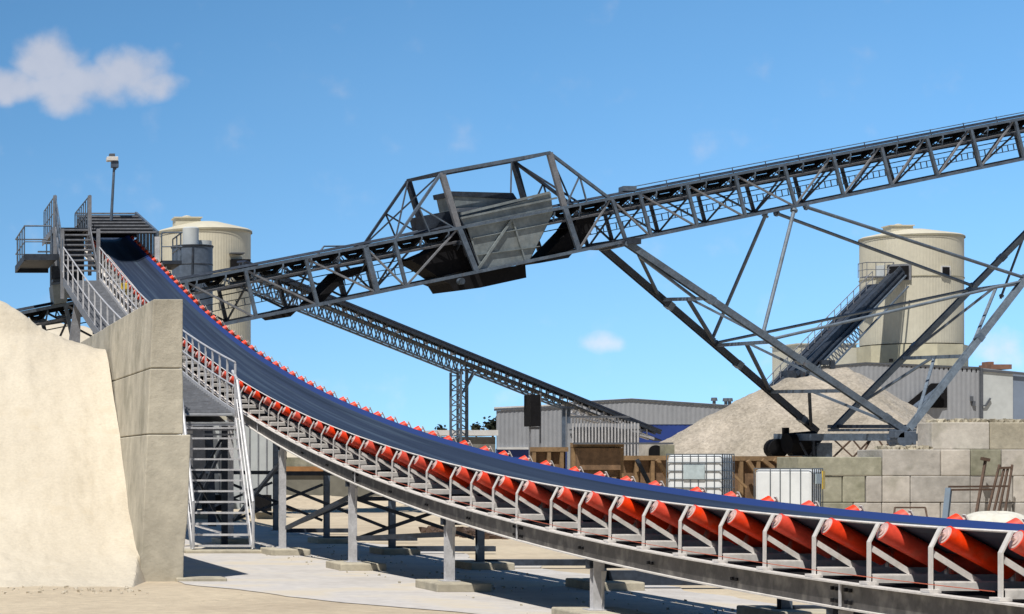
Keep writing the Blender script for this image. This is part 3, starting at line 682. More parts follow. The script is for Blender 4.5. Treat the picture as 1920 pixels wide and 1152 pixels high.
# ---- splayed legs
lg = tr
YFB, YRB = 80.0, 87.5
A_ = (W(1128, 464, 81.0), W(1530, 808, YRB)); B_ = (W(1172, 454, 78.6), W(1697, 808, YFB))
C_ = (W(1562, 806, YRB), W(2070, 288, 88.5)); D_ = (W(1703, 806, YFB), W(2125, 262, 86.0))
def on(leg, py):
    lo, hi = 0.0, 1.0; up_ = proj(leg[0])[1] > proj(leg[1])[1]
    for _ in range(40):
        m_ = (lo + hi) / 2; yv = proj(lerp(leg[0], leg[1], m_))[1]
        if (yv > py) == up_: lo = m_
        else: hi = m_
    return lerp(leg[0], leg[1], lo)
for leg, m_, sz in ((A_, 'dark', .26), (B_, 'blueg', .26), (C_, 'pipe', .24), (D_, 'pipe', .24)):
    b = MB(); b.ibeam(leg[0], leg[1], sz, sz * .9, (0, 1, 0), .03, .05); lo_ = b.build('leg', M[m_], lg)
    for t in (.3, .62, .93):
        f = MB(); p = lerp(leg[0], leg[1], t); d = (leg[1] - leg[0]).normalized(); f.bar(p - d * .14, p + d * .14, sz + .02, sz + .015, (0, 1, 0))
        f.build('splice_plate', M['blueg'], lo_)
def strut(p, q, r=.055, m='pipe', nm='strut', sq=False):
    b = MB()
    if sq: b.bar(p, q, r * 2, r * 1.8)
    else:
        b.tube(p, q, r, 10)
        d = (q - p).normalized()
        for e, s in ((p, 1), (q, -1)): b.tube(e + d * s * .08, e + d * s * .16, r * 1.9, 10)
    return b.build(nm, M[m], lg, smooth=not sq)
for ya, yb_, nxt in ((562, 560, (648, 641)), (648, 641, (735, 733)), (735, 733, (800, 800))):
    pa, pb = on(A_, ya), on(B_, yb_); strut(pa, pb, .075, 'blueg', 'cross_strut', True); mid = (pa + pb) / 2
    strut(mid + V((.1, 0, 0)), on(A_, nxt[0]), .06, 'dark', 'brace', True); strut(mid + V((.2, 0, 0)), on(B_, nxt[1]), .05, 'blueg', 'brace', True)
strut(on(B_, 468), on(A_, 556), .05, 'dark', 'brace', True); strut(on(B_, 475) - V((.1, 0, .1)), on(B_, 560) - V((.5, 0, 0)), .05, 'blueg', 'brace', True)
strut(A_[0] + V((0, 0, -.05)), B_[0] + V((0, 0, -.05)), .1, 'dark', 'cross_strut', True)
for yc, yd, nxt in ((545, 531, (672, 655)), (672, 668, (762, 786))):
    pa, pb = on(C_, yc), on(D_, yd); strut(pa, pb, .075, 'pipe', 'cross_strut', True); mid = (pa + pb) / 2
    strut(mid, on(C_, nxt[0]), .05, 'blueg', 'brace', True); strut(mid + V((.05, 0, 0)), on(D_, nxt[1]), .05, 'pipe', 'brace', True)
rb = lambda px, py: TS(px, py, TW)
strut(rb(1437, 400), on(A_, 640), .07, 'pipe'); strut(T(1490, 390), on(B_, 628), .07, 'pipe')
strut(rb(1452, 399), on(C_, 537), .065, 'blueg'); strut(T(1507, 387), on(D_, 522), .065, 'blueg')
hb2_ = MB(); hb2_.bar(A_[0] + V((-.3, .2, .02)), B_[0] + V((.3, -.2, .02)), .5, .22); hb2_.build('head_plate', M['dark'], lg)
strut(on(A_, 644), on(C_, 543), .06, 'pipe'); strut(on(B_, 637), on(D_, 527), .06, 'pipe')
strut(on(C_, 440), on(C_, 560) + V((1.6, 0, 0)), .05, 'blueg')
# undercarriage
uc = thing('undercarriage', 'dark wheeled undercarriage with black motor and lattice below the splayed conveyor legs', 'undercarriage', W(1600, 857, 84))
b = MB(); b.bar(W(1457, 820, 88.2), W(1748, 820, 79.3), .34, .28); b.build('axle_beam', M['blueg'], uc)
b = MB(); b.bar(W(1555, 800, 88.3), W(1715, 800, 81), .16, .14); b.build('tie_beam', M['dark'], uc)
b = MB(); b.bar(W(1555, 807, 87.9), W(1715, 806.5, 81), .14, .1); b.build('tie_beam', M['blueg'], uc)
m0 = W(1492, 832, 87.2)
b = MB(); b.tube(m0 + V((-.5, -.3, 0)), m0 + V((.7, -.1, .1)), .42, 16); b.tube(m0 + V((-.55, .3, -.2)), m0 + V((-.55, .9, -.2)), .4, 16); b.tube(m0 + V((.1, -.45, -.15)), m0 + V((.1, .1, -.15)), .5, 18); b.build('motor', M['black'], uc, smooth=True)
m1 = W(1473, 815, 87.4)
b = MB(); b.tube(m1 + V((0, 0, -.3)), m1 + V((0, 0, .28)), .14, 14); b.build('exhaust', M['black'], uc, smooth=True)
b = MB(); b.box(W(1541, 900, 86.8) - V((0, 0, .0)), (.62, .5, 3.0)); b.box(W(1505, 905, 86.9), (.9, .5, 2.2)); b.build('box_column', M['blueg'], uc)
b = MB(); b.bar(W(1525, 826, 86.4), W(1525, 960, 86.4), .09, .09); b.bar(W(1540, 826, 86.4), W(1515, 858, 86.4), .05, .05); b.bar(W(1500, 830, 86.3), W(1515, 858, 86.3), .07, .07); b.build('column', M['dark'], uc)
b = MB()
for x0, x1 in ((1565, 1602), (1630, 1597), (1560 + 35, 1560), (1632, 1612), (1600, 1628), (1648, 1612 + 60), (1672, 1640)):
    b.bar(W(x0, 826, 85), W(x1, 860, 84.6 + .02 * (x0 % 7)), .05, .06)
b.build('lattice', M['rust'], uc)
h0 = W(1692, 822, 79.6)
b = MB(); b.box(h0, (.75, .6, .5)); b.tube(h0 + V((-.1, -.45, -.05)), h0 + V((-.1, .45, -.05)), .3, 14); b.box(h0 + V((-.3, -.2, .15)), (.35, .5, .3)); b.box(h0 + V((0, 0, -1.9)), (.5, .4, 3.3)); b.build('hub', M['tank'], uc, bevel=.02)

# ================================================================== THIN CONVEYOR BEHIND
tc_ = thing('lattice_conveyor', 'thin distant lattice conveyor sloping down to the right behind the big truss', 'conveyor', W(865, 812, 96))
def YT(px): return 88 + (px - 455) / 780 * 16
def S(px, py, s=0.0): return W(px, py, YT(px)) + V((0, s, 0))
tl = lambda px: 563 + .4035 * (px - 625)
S0, S1 = S(455, tl(455)), S(1238, tl(1238) + 2)
b = MB(); b.bar(S0, S1, .10, .12); b.build('top_chord', M['dark'], tc_); b = MB(); b.bar(S0 + V((0, .7, 0)), S1 + V((0, .7, 0)), .10, .12); b.build('top_chord', M['dark'], tc_)
b = MB(); b.bar(S0 + V((0, .35, .12)), S1 + V((0, .35, .12)), .5, .08); b.build('belt', M['navy'], tc_)
b = MB(); b.bar(S0 + V((0, .35, -.36)), S1 + V((0, .35, -.36)), .45, .05); b.build('return_belt', M['dark'], tc_)
def chord(a, b_, ha, hb2, col, n, nm='lower_truss'):
    for s in (0, .7):
        m_ = MB(); w_ = MB()
        p, q = S(a, tl(a) + ha, s), S(b_, tl(b_) + hb2, s); m_.bar(p, q, .07, .07)
        p2, q2 = S(a, tl(a) + 18, s), S(b_, tl(b_) + 16, s); m_.bar(p2, q2, .05, .05)
        for k in range(n):
            t0, t1 = k / n, (k + 1) / n
            w_.bar(lerp(p, q, t0), lerp(p2, q2, (t0 + t1) / 2), .045, .045); w_.bar(lerp(p2, q2, (t0 + t1) / 2), lerp(p, q, t1), .045, .045)
            w_.bar(lerp(p2, q2, t0), S(lerp(a, b_, t0), tl(lerp(a, b_, t0)) + 2, s), .05, .05)
        o = m_.build(nm, M[col], tc_); w_.build('web', M[col], o)
chord(470, 868, 43, 40, 'blueg', 26); chord(872, 1062, 28, 27, 'blueg', 15); chord(1064, 1226, 34, 18, 'galv', 12)
for i in range(60):
    px = 470 + i * 12.8
    if i % 2: continue
    b = MB(); p = S(px, tl(px) + 8, .1); b.bar(p, p + V((0, 0, .3)), .06, .06); b.bar(p + V((.02, 0, .02)), p + V((.02, .6, .02)), .12, .12); b.build('idler', M['galvd'], tc_)
# support tower
for px, yd in ((845, 0), (858, 1.1), (864, 0), (875, 1.1)):
    b = MB(); p = W(px, 699 if px < 850 else 692, 96 + yd); b.bar(p, (p.x, p.y, 0), .13 if px > 870 else .09, .12); b.build('tower_leg', M['blueg'], tc_)
b = MB(); far_ = MB()
for k in range(9):
    z0, z1 = 1.7 + (875 - 705 - k * 14) / 4000 * 96, 1.7 + (875 - 719 - k * 14) / 4000 * 96
    xa, xb_ = W(845, 0, 96).x, W(864, 0, 96).x; xc = W(875, 0, 97.1).x; xd = W(858, 0, 97.1).x
    b.bar((xa, 96, z0), (xb_, 96, z1) if k % 2 else (xb_, 96, z0), .05, .05); b.bar((xa, 96, z1), (xb_, 96, z0), .045, .045); far_.bar((xd, 97.1, z0), (xc, 97.1, z1), .05, .05); far_.bar((xd, 97.1, z1), (xc, 97.1, z1), .045, .045)
b.build('tower_lattice', M['blueg'], tc_); far_.build('tower_lattice', M['blueg'], tc_)
b = MB(); b.bar(W(889, 697, 96.4), W(873, 727, 96.6), .14, .12); b.bar(W(873, 727, 96.6), W(862, 745, 96.2), .07, .07); b.build('knee_brace', M['blueg'], tc_)
cw = MB(); cw.box((W(1003, 0, 98).x, 98.4, W(0, 770, 98).z), (.45, 1.0, 1.45)); o = cw.build('counterweight', M['black'], tc_)
b = MB()
for px in (993, 1013): b.bar(W(px, 737, 98.3), (W(px, 0, 98.3).x, 98.3, 0.0), .07, .07)
b.bar(W(993, 803, 98.2), W(1013, 803, 98.2), .1, .12); b.build('counterweight_frame', M['galvd'], tc_)
for px in (1057, 1066):
    b = MB(); b.bar(W(px, 765, 99.5), (W(px, 0, 99.5).x, 99.5, 0), .14, .14); b.build('tower_leg', M['tank'], tc_)
b = MB(); b.bar(W(1050, 764, 99.4), W(1075, 765, 99.4), .3, .1); b.build('head_plate', M['dark'], tc_)

# ================================================================== SILOS
def silo(name, label, pxl, pxr, ytopp, cap, Y, seams, ybase=None):
    cx = ((pxl + pxr) / 2 - VX) / F * Y; r = (pxr - pxl) / 2 / F * Y / math.sqrt(1 + (((pxl + pxr) / 2 - VX) / F) ** 2)
    zt = H + (HY - ytopp) / F * Y; zb = H + (HY - ybase) / F * Y if ybase else 0
    t = thing(name, label, 'silo', (cx, Y, 0))
    n = 100
    b = MB(); b.lathe((cx, Y, 0), [(r, zb), (r, zt)], n * 4, 0, lambda k: (0, 0, -.008, -.008)[k % 4]); b.build('wall', M['cream'], t)
    hcap = (ytopp - cap[2]) / F * Y
    b = MB(); b.lathe((cx, Y, zt), [(r + .06, -.07), (r + .08, 0.0), (r * .97, .10), (.9, hcap * .62), (.01, hcap * .64)], 72); b.build('roof', M['cream'], t, smooth=True)
    cxx = ((cap[0] + cap[1]) / 2 - VX) / F * Y; cw_ = (cap[1] - cap[0]) / F * Y
    b = MB(); b.box((cxx, Y - .3, zt + hcap * .45), (cw_, cw_ * .8, hcap * .75)); ro = b.build('roof_cap', M['cream'], t)
    b = MB(); b.box((cxx, Y - .3, zt + hcap * .85), (cw_ + .16, cw_ * .85 + .1, .07)); b.lathe((cxx, Y - .3, zt + hcap * .87), [(.3, 0), (.3, .08), (.18, .13), (.01, .17)], 14); b.build('vent', M['cream'], ro)
    b = MB(); b.lathe((cx, Y, 0), [(r + .085, zt - .12), (r + .085, zt - .05)], 96)
    for sy in seams:
        z = H + (HY - sy) / F * Y; b.lathe((cx, Y, 0), [(r + .012, z - .03), (r + .045, z - .025), (r + .045, z + .025), (r + .012, z + .03)], 96)
    b.build('seam_band', mat_seam, t)
    return t, cx, r, zt
mat_seam = mat('seam_band_trim', (.30, .28, .20), .6, n=.1)  # darker tone for the seam bands and rim ring
s1, sx1, sr1, sz1 = silo('cement_silo', 'cream silo partly hidden behind the curved conveyor and dark grey tank', 295, 470, 436, (325, 372, 407), 122, ())
Yf = 122 - sr1
b = MB(); b.box(W(449, 496, Yf + .35), (1.1, .9, .5)); b.build('opening', M['black'], s1)
b = MB(); b.box(W(443, 476, Yf + .2), (.8, .9, .06)); b.build('canopy', M['trim'], s1)
s2, sx2, sr2, sz2 = silo('storage_silo', 'tall free-standing cream silo with inclined conveyor entering it on the right', 1610, 1807, 447, (1659, 1700, 422), 145, (525,), 648)
def on_silo(px, py, out=0.0):
    a = (px - VX) / F; lo = 145 - sr2 - 3
    for k in range(400):
        y = lo + k * .02; x = a * y
        if (x - sx2) ** 2 + (y - 145) ** 2 <= (sr2 + out) ** 2: break
    return W(px, py, y)
def patch(parent, name, m, px, py, wd, ht, dep=.12, out=0.06):
    p = on_silo(px, py, out); d = V((p.x - sx2, p.y - 145, 0)); an = math.atan2(d.x, -d.y)
    b = MB(); b.box(p, (wd, dep, ht), an); return b.build(name, m, parent)
wf = patch(s2, 'window', M['trimw'], 1773, 509, .66, .72); patch(wf, 'pane', M['black'], 1773, 509, .5, .55, .16, .1)
wf = patch(s2, 'conveyor_opening', M['galvd'], 1686, 511, 1.5, 1.1); patch(wf, 'dark_inside', M['black'], 1686, 512, 1.2, .9, .16, .1)
dr = patch(s2, 'door', M['cladl'], 1651, 510, .6, .85)
pf = on_silo(1645, 521, .1)
b = MB(); b.box(pf + V((-.2, -.4, 0)), (1.9, .9, .08)); b.build('balcony', M['galvd'], s2)
railing(s2, [pf + V((-1.15, .3, 0)), pf + V((-1.15, -.85, 0)), pf + V((.7, -.85, 0))], .95, M['galvd'], gap=.55, flat=False, r=.03)
b = MB(); b.lathe((sx2 + .05, 145, 0), [(sr2 + .25, 0), (sr2 + .25, H + (HY - 650) / F * 145)], 10, R(18)); b.build('base', mat('cream_render', (.55, .51, .37), .8, n=.07, ns=.5, n2s=2), s2)
b = MB(); c0, c1 = W(1496, 0, 141).x, W(1606, 0, 141).x; zt = W(0, 646, 141).z
b.box(((c0 + c1) / 2, 143, zt / 2), (c1 - c0, 4, zt)); b.box(((c0 + c1) / 2, 143, zt + .03), (c1 - c0 + .2, 4.2, .08))
tag(b.build('cream_annex', M['cream']), 'low cream annex left of the free-standing silo, behind the inclined conveyor', 'building')
# conveyor into the silo
sv = thing('silo_conveyor', 'steep dark belt conveyor with handrail climbing into the right-hand silo', 'conveyor', W(1500, 700, 132))
P0, P1 = W(1490, 712, 131), on_silo(1684, 512, -.3)
Uc = (P1 - P0).normalized(); Sc = V((0, 1, 0)); Nc = V((Uc.z, 0, -Uc.x)) * -1
b = MB(); b.bar(P0, P1, 1.1, .5, Nc); b.build('gallery', M['dark'], sv)
b = MB()
b.bar(P0 + V((-.25, -.85, .28)), P1 + V((-.25, -.85, .28)), .08, .22, Nc); b.bar(P0 + V((0, -.82, .0)), P1 + V((0, -.82, .0)), .05, .12, Nc); b.build('side_strip', M['dark'], sv)
b = MB(); o1 = V((.55, -.7, -.75)); b.bar(P0 + o1, P1 + o1 + Uc * -.6, .09, .09); o2 = V((.15, -.8, -.25)); b.bar(P0 + o2, P1 + o2, .09, .09)
for k in range(19):
    a_, c_ = P0 + o1 + Uc * (k * .5), P0 + o2 + Uc * (k * .5 + .25); b.bar(a_, c_, .05, .05); b.bar(c_, a_ + Uc * .5, .05, .05)
b.build('lower_truss', M['blueg'], sv)
R0, R1 = W(1437, 738, 130), W(1636, 534, 137)
railing(sv, [R0 + V((0, 0, 0)), W(1500, 672, 132), R1], .85, M['galvd'], gap=.9, flat=False, r=.028)
b = MB(); b.bar(R0, R1, .7, .06); b.build('stair', M['dark'], sv)
b = MB(); b.box(W(1485, 705, 131), (1.1, 1.2, .6)); b.build('tail_box', M['dark'], sv); b = MB(); b.box(W(1560, 700, 132), (.25, .3, 1.6)); b.box(W(1545, 680, 132), (.5, .4, .3)); b.build('tail_box', M['dark'], sv)

# blue-grey tank beside the left silo and its white top
tk = thing('grey_tank', 'blue-grey drum tank with a white cylinder on it in front of the left silo', 'tank', W(360, 463, 95))
tx = (360.5 - VX) / F * 95
b = MB(); b.lathe((tx, 95, 0), [(.9, 2.0), (.9, W(0, 464, 95).z), (.86, W(0, 463, 95).z + .02), (.01, W(0, 463, 95).z + .03)], 40); b.build('drum', M['tank'], tk, smooth=True)
b = MB(); b.lathe((tx, 95, 0), [(.93, W(0, 466, 95).z), (.95, W(0, 463, 95).z), (.93, W(0, 462, 95).z)], 40); b.lathe((tx, 95, 0), [(.91, W(0, 499, 95).z), (.925, W(0, 498, 95).z), (.91, W(0, 497, 95).z)], 40)
b.tube(W(362, 465, 94.1), W(360, 530, 94.1), .05, 8); b.build('hoop', M['dark'], tk)
b = MB(); b.lathe((W(357.5, 0, 95.3).x, 95.3, W(0, 463, 95).z), [(.36, 0), (.36, .85), (.3, .9), (.01, .93)], 24); b.lathe((W(376, 0, 96).x, 96, W(0, 463, 95).z), [(.5, 0), (.5, .35), (.01, .4)], 24); b.build('white_cylinder', M['cladl'], tk, smooth=True)
for dx in (-.6, .6):
    b = MB(); b.bar((tx + dx, 95, 0), (tx + dx, 95, 2.1), .15, .15); b.build('leg', M['dark'], tk)

# ================================================================== BUILDINGS
def corr_build(name, label, segs, parts=None, cat='building'):
    t = thing(name, label, cat, (segs[0][0][0], segs[0][0][1], 0)); return t
# left warehouse, near part
def bx(px, Y): return (px - VX) / F * Y
wa = thing('grey_shed', 'grey corrugated shed with sloping roofline behind the black counterweight', 'building', (bx(931, 112), 112, 0))
Y = 112; z0, z1 = W(0, 769, Y).z, W(0, 761.5, Y).z
b = MB(); b.corr((bx(931, Y), Y), (bx(1078, Y), Y), W(0, 842, Y).z, lambda t: lerp(z0, z1, t) - .05, .22, .014); b.build('wall', M['clad'], wa)
b = MB(); b.corr((bx(931, Y) + 2.2, Y + 6), (bx(931, Y), Y), 0, lambda t: z0 - .06, .22, .014); b.build('wall', M['clad'], wa)
b = MB(); b.bar((bx(926, Y), Y - .04, z0), (bx(1080, Y), Y - .04, z1), .06, .10); b.build('roof_trim', M['trim'], wa)
b = MB(); b.prism([(bx(926, Y), Y - .02, z0 + .07), (bx(1080, Y), Y - .02, z1 + .07), (bx(1080, Y) + 2.2, Y + 6, z1 + .07), (bx(926, Y) + 2.3, Y + 6, z0 + .07)], (0, 0, .08)); b.build('roof', M['trimw'], wa)
b = MB(); b.box((bx(962, Y), Y - .08, W(0, 841, Y).z), (bx(992, Y) - bx(931, Y), .12, .12)); b.bar((bx(991, Y), Y - .1, W(0, 770, Y).z), (bx(991, Y), Y - .1, W(0, 842, Y).z), .06, .06); b.build('white_trim', M['trimw'], wa)
b = MB(); b.box(((bx(931, Y) + bx(1078, Y)) / 2, Y + .1, W(0, 842, Y).z / 2), (bx(1078, Y) - bx(931, Y), .12, W(0, 842, Y).z)); b.build('blue_base', M['cladb'], wa)
wb = thing('gabled_warehouse', 'wide grey warehouse with shallow gable and dark blue base band', 'building', (bx(1220, 128), 128, 0))
Y = 128; zl_, zm_, zr_ = W(0, 757, Y).z, W(0, 749.5, Y).z, W(0, 770, Y).z
def gab(t):
    px = lerp(1060, 1480, t); return (lerp(zl_, zm_, (px - 1060) / 124) if px < 1184 else lerp(zm_, zr_, (px - 1184) / 296)) - .08
zb_ = W(0, 796, Y).z
b = MB(); b.corr((bx(1060, Y), Y), (bx(1480, Y), Y), zb_, gab, .28, .014); b.build('wall', M['clad'], wb)
b = MB(); b.box(((bx(1060, Y) + bx(1480, Y)) / 2, Y + .1, zb_ / 2), (bx(1480, Y) - bx(1060, Y), .15, zb_)); b.build('blue_band', M['cladb'], wb)
b = MB(); b.bar((bx(1055, Y), Y - .04, zl_), (bx(1184, Y), Y - .04, zm_), .06, .12); b.bar((bx(1184, Y), Y - .045, zm_), (bx(1485, Y), Y - .045, zr_), .06, .12); b.build('roof_trim', M['trim'], wb)
b = MB(); b.prism([(bx(1055, Y), Y, zl_ + .08), (bx(1184, Y), Y, zm_ + .08), (bx(1485, Y), Y, zr_ + .08), (bx(1485, Y), Y, zr_ - .05), (bx(1184, Y), Y, zm_ - .05), (bx(1055, Y), Y, zl_ - .05)], (7.2, 20, 0)); b.build('roof', M['trimw'], wb)
for px, py in ((1339, 752), (1361, 753), (1368, 753)):
    p = W(px, py + 3, 131); b = MB(); b.tube(p + V((0, 0, -.35)), p + V((0, 0, .2)), .10, 10); b.tube(p + V((0, 0, .1)), p + V((0, 0, .3)), .2, 12, .17); b.build('roof_vent', M['trim'], wb, smooth=True)
# low flat building at the left of it
lb = thing('low_building', 'low dark building with a pale flat roof edge left of the grey shed', 'building', (bx(890, 108), 108, 0))
Y = 108
b = MB(); b.box(((bx(820, Y) + bx(929, Y)) / 2, Y + 1.2, 1.6), (bx(929, Y) - bx(820, Y), 2.4, 3.2)); b.build('wall', mat('dark_render', (.16, .16, .15), .8), lb)
b = MB(); b.box(((bx(818, Y) + bx(932, Y)) / 2, Y + 1.2, W(0, 812, Y).z), (bx(932, Y) - bx(818, Y), 2.8, .28)); b.build('roof', M['trimw'], lb)
# right warehouse
wr = thing('right_warehouse', 'large grey-blue clad warehouse with pale door panel behind the gravel heap', 'building', (bx(1800, 132), 132, 0))
Y = 132
pr = [(1500, 692), (1566, 686), (1622, 681), (1720, 685), (1838, 690)]
def rl(t):
    px = lerp(1500, 1838, t)
    for (a0, b0), (a1, b1) in zip(pr, pr[1:]):
        if px <= a1 + 1e-3: return W(0, lerp(b0, b1, (px - a0) / (a1 - a0)), Y).z - .08
    return W(0, 690, Y).z
b = MB(); b.corr((bx(1500, Y), Y), (bx(1838, Y), Y), 0, rl, .28, .014); b.build('wall', M['clad'], wr)
b = MB()
for (a0, b0), (a1, b1) in zip(pr, pr[1:]): b.bar((bx(a0, Y), Y - .04, W(0, b0, Y).z), (bx(a1, Y), Y - .04, W(0, b1, Y).z), .06, .10)
b.bar((bx(1839, Y), Y - .25, W(0, 695, Y).z), (bx(2050, Y), Y - .25, W(0, 713, Y).z), .07, .14); b.build('roof_trim', M['trim'], wr)
b = MB(); b.bar((bx(1837.5, Y), Y - .15, 0), (bx(1837.5, Y), Y - .15, W(0, 691, Y).z), .16, .16); b.build('corner_trim', M['trim'], wr)
b = MB(); b.prism([(bx(1840, Y), Y - .2, 0), (bx(1896, Y), Y - .2, 0), (bx(1896, Y), Y - .2, W(0, 701, Y).z), (bx(1840, Y), Y - .2, W(0, 696, Y).z)], (0, .15, 0)); dpp = b.build('door_panel', M['cladl'], wr)
b = MB(); b.bar(W(1842, 761, Y - .3), W(1848, 761, Y - .3), .05, .1); b.bar(W(1848, 761, Y - .3), W(1857, 747, Y - .3), .08, .1); b.build('handle', M['trim'], dpp)
b = MB(); b.prism([(bx(1896.5, Y), Y - .1, 0), (bx(2050, Y), Y - .1, 0), (bx(2050, Y), Y - .1, W(0, 714, Y).z), (bx(1896.5, Y), Y - .1, W(0, 701, Y).z)], (0, .15, 0)); b.build('side_wall', M['cladbg'], wr)
b = MB(); b.prism([W(1747, 719, Y - .08), W(1776, 719, Y - .08), W(1776, 765, Y - .08), W(1700, 765, Y - .08), W(1702, 756, Y - .08)], (0, .1, 0)); b.build('conveyor_opening', M['black'], wr)
b = MB(); b.bar(W(1705, 772, Y - 1), W(1762, 728, Y - .3), .5, .12); b.bar(W(1712, 778, Y - 1), W(1768, 735, Y - .3), .08, .08); b.build('inlet_belt', M['tank'], wr)
b = MB(); b.box(W(1866, 689, Y + 3), (1.3, 1.5, .3)); b.box(W(1852, 685, Y + 3), (.35, .8, .4)); b.build('rooftop_box', mat('brown_roof_box', (.24, .12, .08), .8), wr)
b = MB(); b.tube(W(1671, 679, Y + 2), W(1671, 673, Y + 2), .12, 10); b.build('roof_vent', M['black'], wr)
b = MB(); b.prism([(bx(1500, Y), Y, W(0, 692, Y).z), (bx(1622, Y), Y, W(0, 681, Y).z), (bx(1838, Y), Y, W(0, 690, Y).z), (bx(2050, Y), Y, W(0, 712, Y).z), (bx(2050, Y), Y, W(0, 716, Y).z), (bx(1622, Y), Y, W(0, 683, Y).z), (bx(1500, Y), Y, W(0, 694, Y).z)], (5.8, 12, 0)); b.build('roof', M['clad'], wr)
for px, py in ((1822, 748), (1826, 757)):
    b = MB(); b.box(W(px, py, Y - .1), (.16, .1, .3), 0); b.build('wall_smear', M['trim'], wr)  # black smears on the cladding, built as small dark boxes

# slatted fence by the thin conveyor
sf = thing('slatted_fence', 'tall fence of pale vertical slats over the timber shuttering', 'fence', (bx(1075, 92), 92, 0))
b = MB()
for k in range(21):
    px = 1074 + k * 6.1; top = 782 + (k > 10) * 0 + max(0, k - 12) * 1.5; p = W(px, top, 92); b.box((p.x, 92, p.z / 2), (.055, .05, p.z))
b.build('slat', M['galv'], sf)
b = MB(); b.box((bx(1135, 92), 92.25, W(0, 806, 92).z / 2 + .2), (bx(1205, 92) - bx(1070, 92), .05, W(0, 800, 92).z)); b.build('backing', M['clad'], sf)
b = MB(); b.bar(W(1068, 782, 91.9), W(1180, 782, 91.9), .07, .08); b.bar(W(1068, 806, 92.1), W(1200, 806, 92.1), .07, .07); b.build('rail', M['trim'], sf)

# ================================================================== HEAPS
def heap(name, zf, x0, x1, y0, y1, n, m):
    b = MB(); vs, fs = grid(x0, x1, y0, y1, n, n, zf); return b.add(vs, fs).build(name, m, smooth=True)
# gravel heap: skyline as a height profile along x, ridge at y = 108
YG = 108
sk = [(1120, 872), (1180, 856), (1250, 821), (1330, 779), (1400, 744), (1450, 722), (1475, 709), (1520, 704), (1547, 692), (1585, 691), (1620, 708), (1680, 745), (1745, 784), (1800, 812), (1900, 865), (1950, 880)]
skx = [(bx(a, YG), W(0, b_, YG).z) for a, b_ in sk]
def prof_at(x):
    if x <= skx[0][0] or x >= skx[-1][0]: return 0
    for (a0, b0), (a1, b1) in zip(skx, skx[1:]):
        if x <= a1: return lerp(b0, b1, (x - a0) / (a1 - a0))
def gz(x, y):
    p = prof_at(x); d = abs(y - YG); z = p - .52 * max(0, math.sqrt(d * d + .3) - .5)
    z += (.16 * fbm(x, y, .35) + .07 * fbm(x, y, 1.6)) * min(1, max(0, z)); return max(z, -.12)
tag(heap('gravel_heap', gz, bx(1110, YG), bx(1960, YG), YG - 14.5, YG + 12, 170, M['gravel']), 'big pale gravel heap behind the conveyor legs and block wall', 'gravel heap')
# sand heap in the foreground
rid = [(-6, 5.6), (0, 5.3), (1.5, 4.95), (2.25, 4.68), (2.63, 4.48), (3.0, 4.20), (3.5, 3.92), (4.0, 3.76), (4.8, 3.7)]
def ridz(x):
    for (a0, b0), (a1, b1) in zip(rid, rid[1:]):
        if x <= a1: return lerp(b0, b1, (x - a0) / (a1 - a0))
    return 3.7
def sz(x, y):
    pr_ = [(29.9, -.06), (30.3, .03), (31.2, .17), (32.2, .45), (33.3, 1.0), (35.0, 2.2), (36.6, 3.4), (37.4, 4.0), (38.2, 5.6)]
    yy_ = y + .12 * fbm(x, y, .8, 5); z = 6
    for (a0, b0), (a1, b1) in zip(pr_, pr_[1:]):
        if yy_ <= a1: z = lerp(b0, b1, max(0, (yy_ - a0) / (a1 - a0))); break
    rz_ = ridz(x) + .03 * fbm(x, 1, 2)
    if y > 37.9: rz_ -= (y - 37.9) * .62
    zz = min(z, rz_) if abs(z - rz_) > .25 else (z + rz_) / 2 - .0625 - (z - rz_) ** 2
    if y < 31.8: zz -= max(0, x - (3.74 + (y - 30) * .17)) * 2.5
    return max(zz + .018 * fbm(x, y, 2.6) + .06 * fbm(x * 2.2, y * .5, .6) + .006 * fbm(x, y, 8), -.1)
tag(heap('sand_heap', sz, -4, 4.16, 29.6, 44.5, 260, M['sand']), 'huge pale sand heap leaning on the concrete retaining wall', 'sand heap')
b = MB(); vs, fs = grid(bx(470, 118), bx(760, 118), 112, 124, 60, 20, lambda x, y: max(-.1, (2.5 + .25 * fbm(x, y, .3)) * (1 - ((y - 118) / 6) ** 2)))
tag(b.add(vs, fs).build('sand_bank', M['sand'], smooth=True), 'low beige sand bank beyond the low yard wall under the conveyor', 'sand heap')
b = MB(); vs, fs = grid(bx(520, 84), bx(930, 84), 78, 96, 80, 30, lambda x, y: max(-.2, (.42 + .3 * fbm(x, y, .35)) * (1 - ((y - 88) / 8.5) ** 2)))
tag(b.add(vs, fs).build('dirt_mound', M['ground'], smooth=True), 'low dirt mound in front of the yard wall seen between conveyor legs', 'mound')

b = MB(); vs, fs = grid(bx(-420, 120), bx(300, 120), 112, 128, 60, 20, lambda x, y: max(-.1, (10.2 + .35 * fbm(x, y, .3)) * (1 - ((y - 120) / 9) ** 2) * (1 if x < bx(30, 120) else max(0, 1 - (x - bx(30, 120)) * .022) if x < bx(200, 120) else max(0, .89 - (x - bx(200, 120)) / 4))))
tag(b.add(vs, fs).build('far_sand_heap', M['sand'], smooth=True), 'distant sand heap at the left edge behind the dark conveyor tail', 'sand heap')
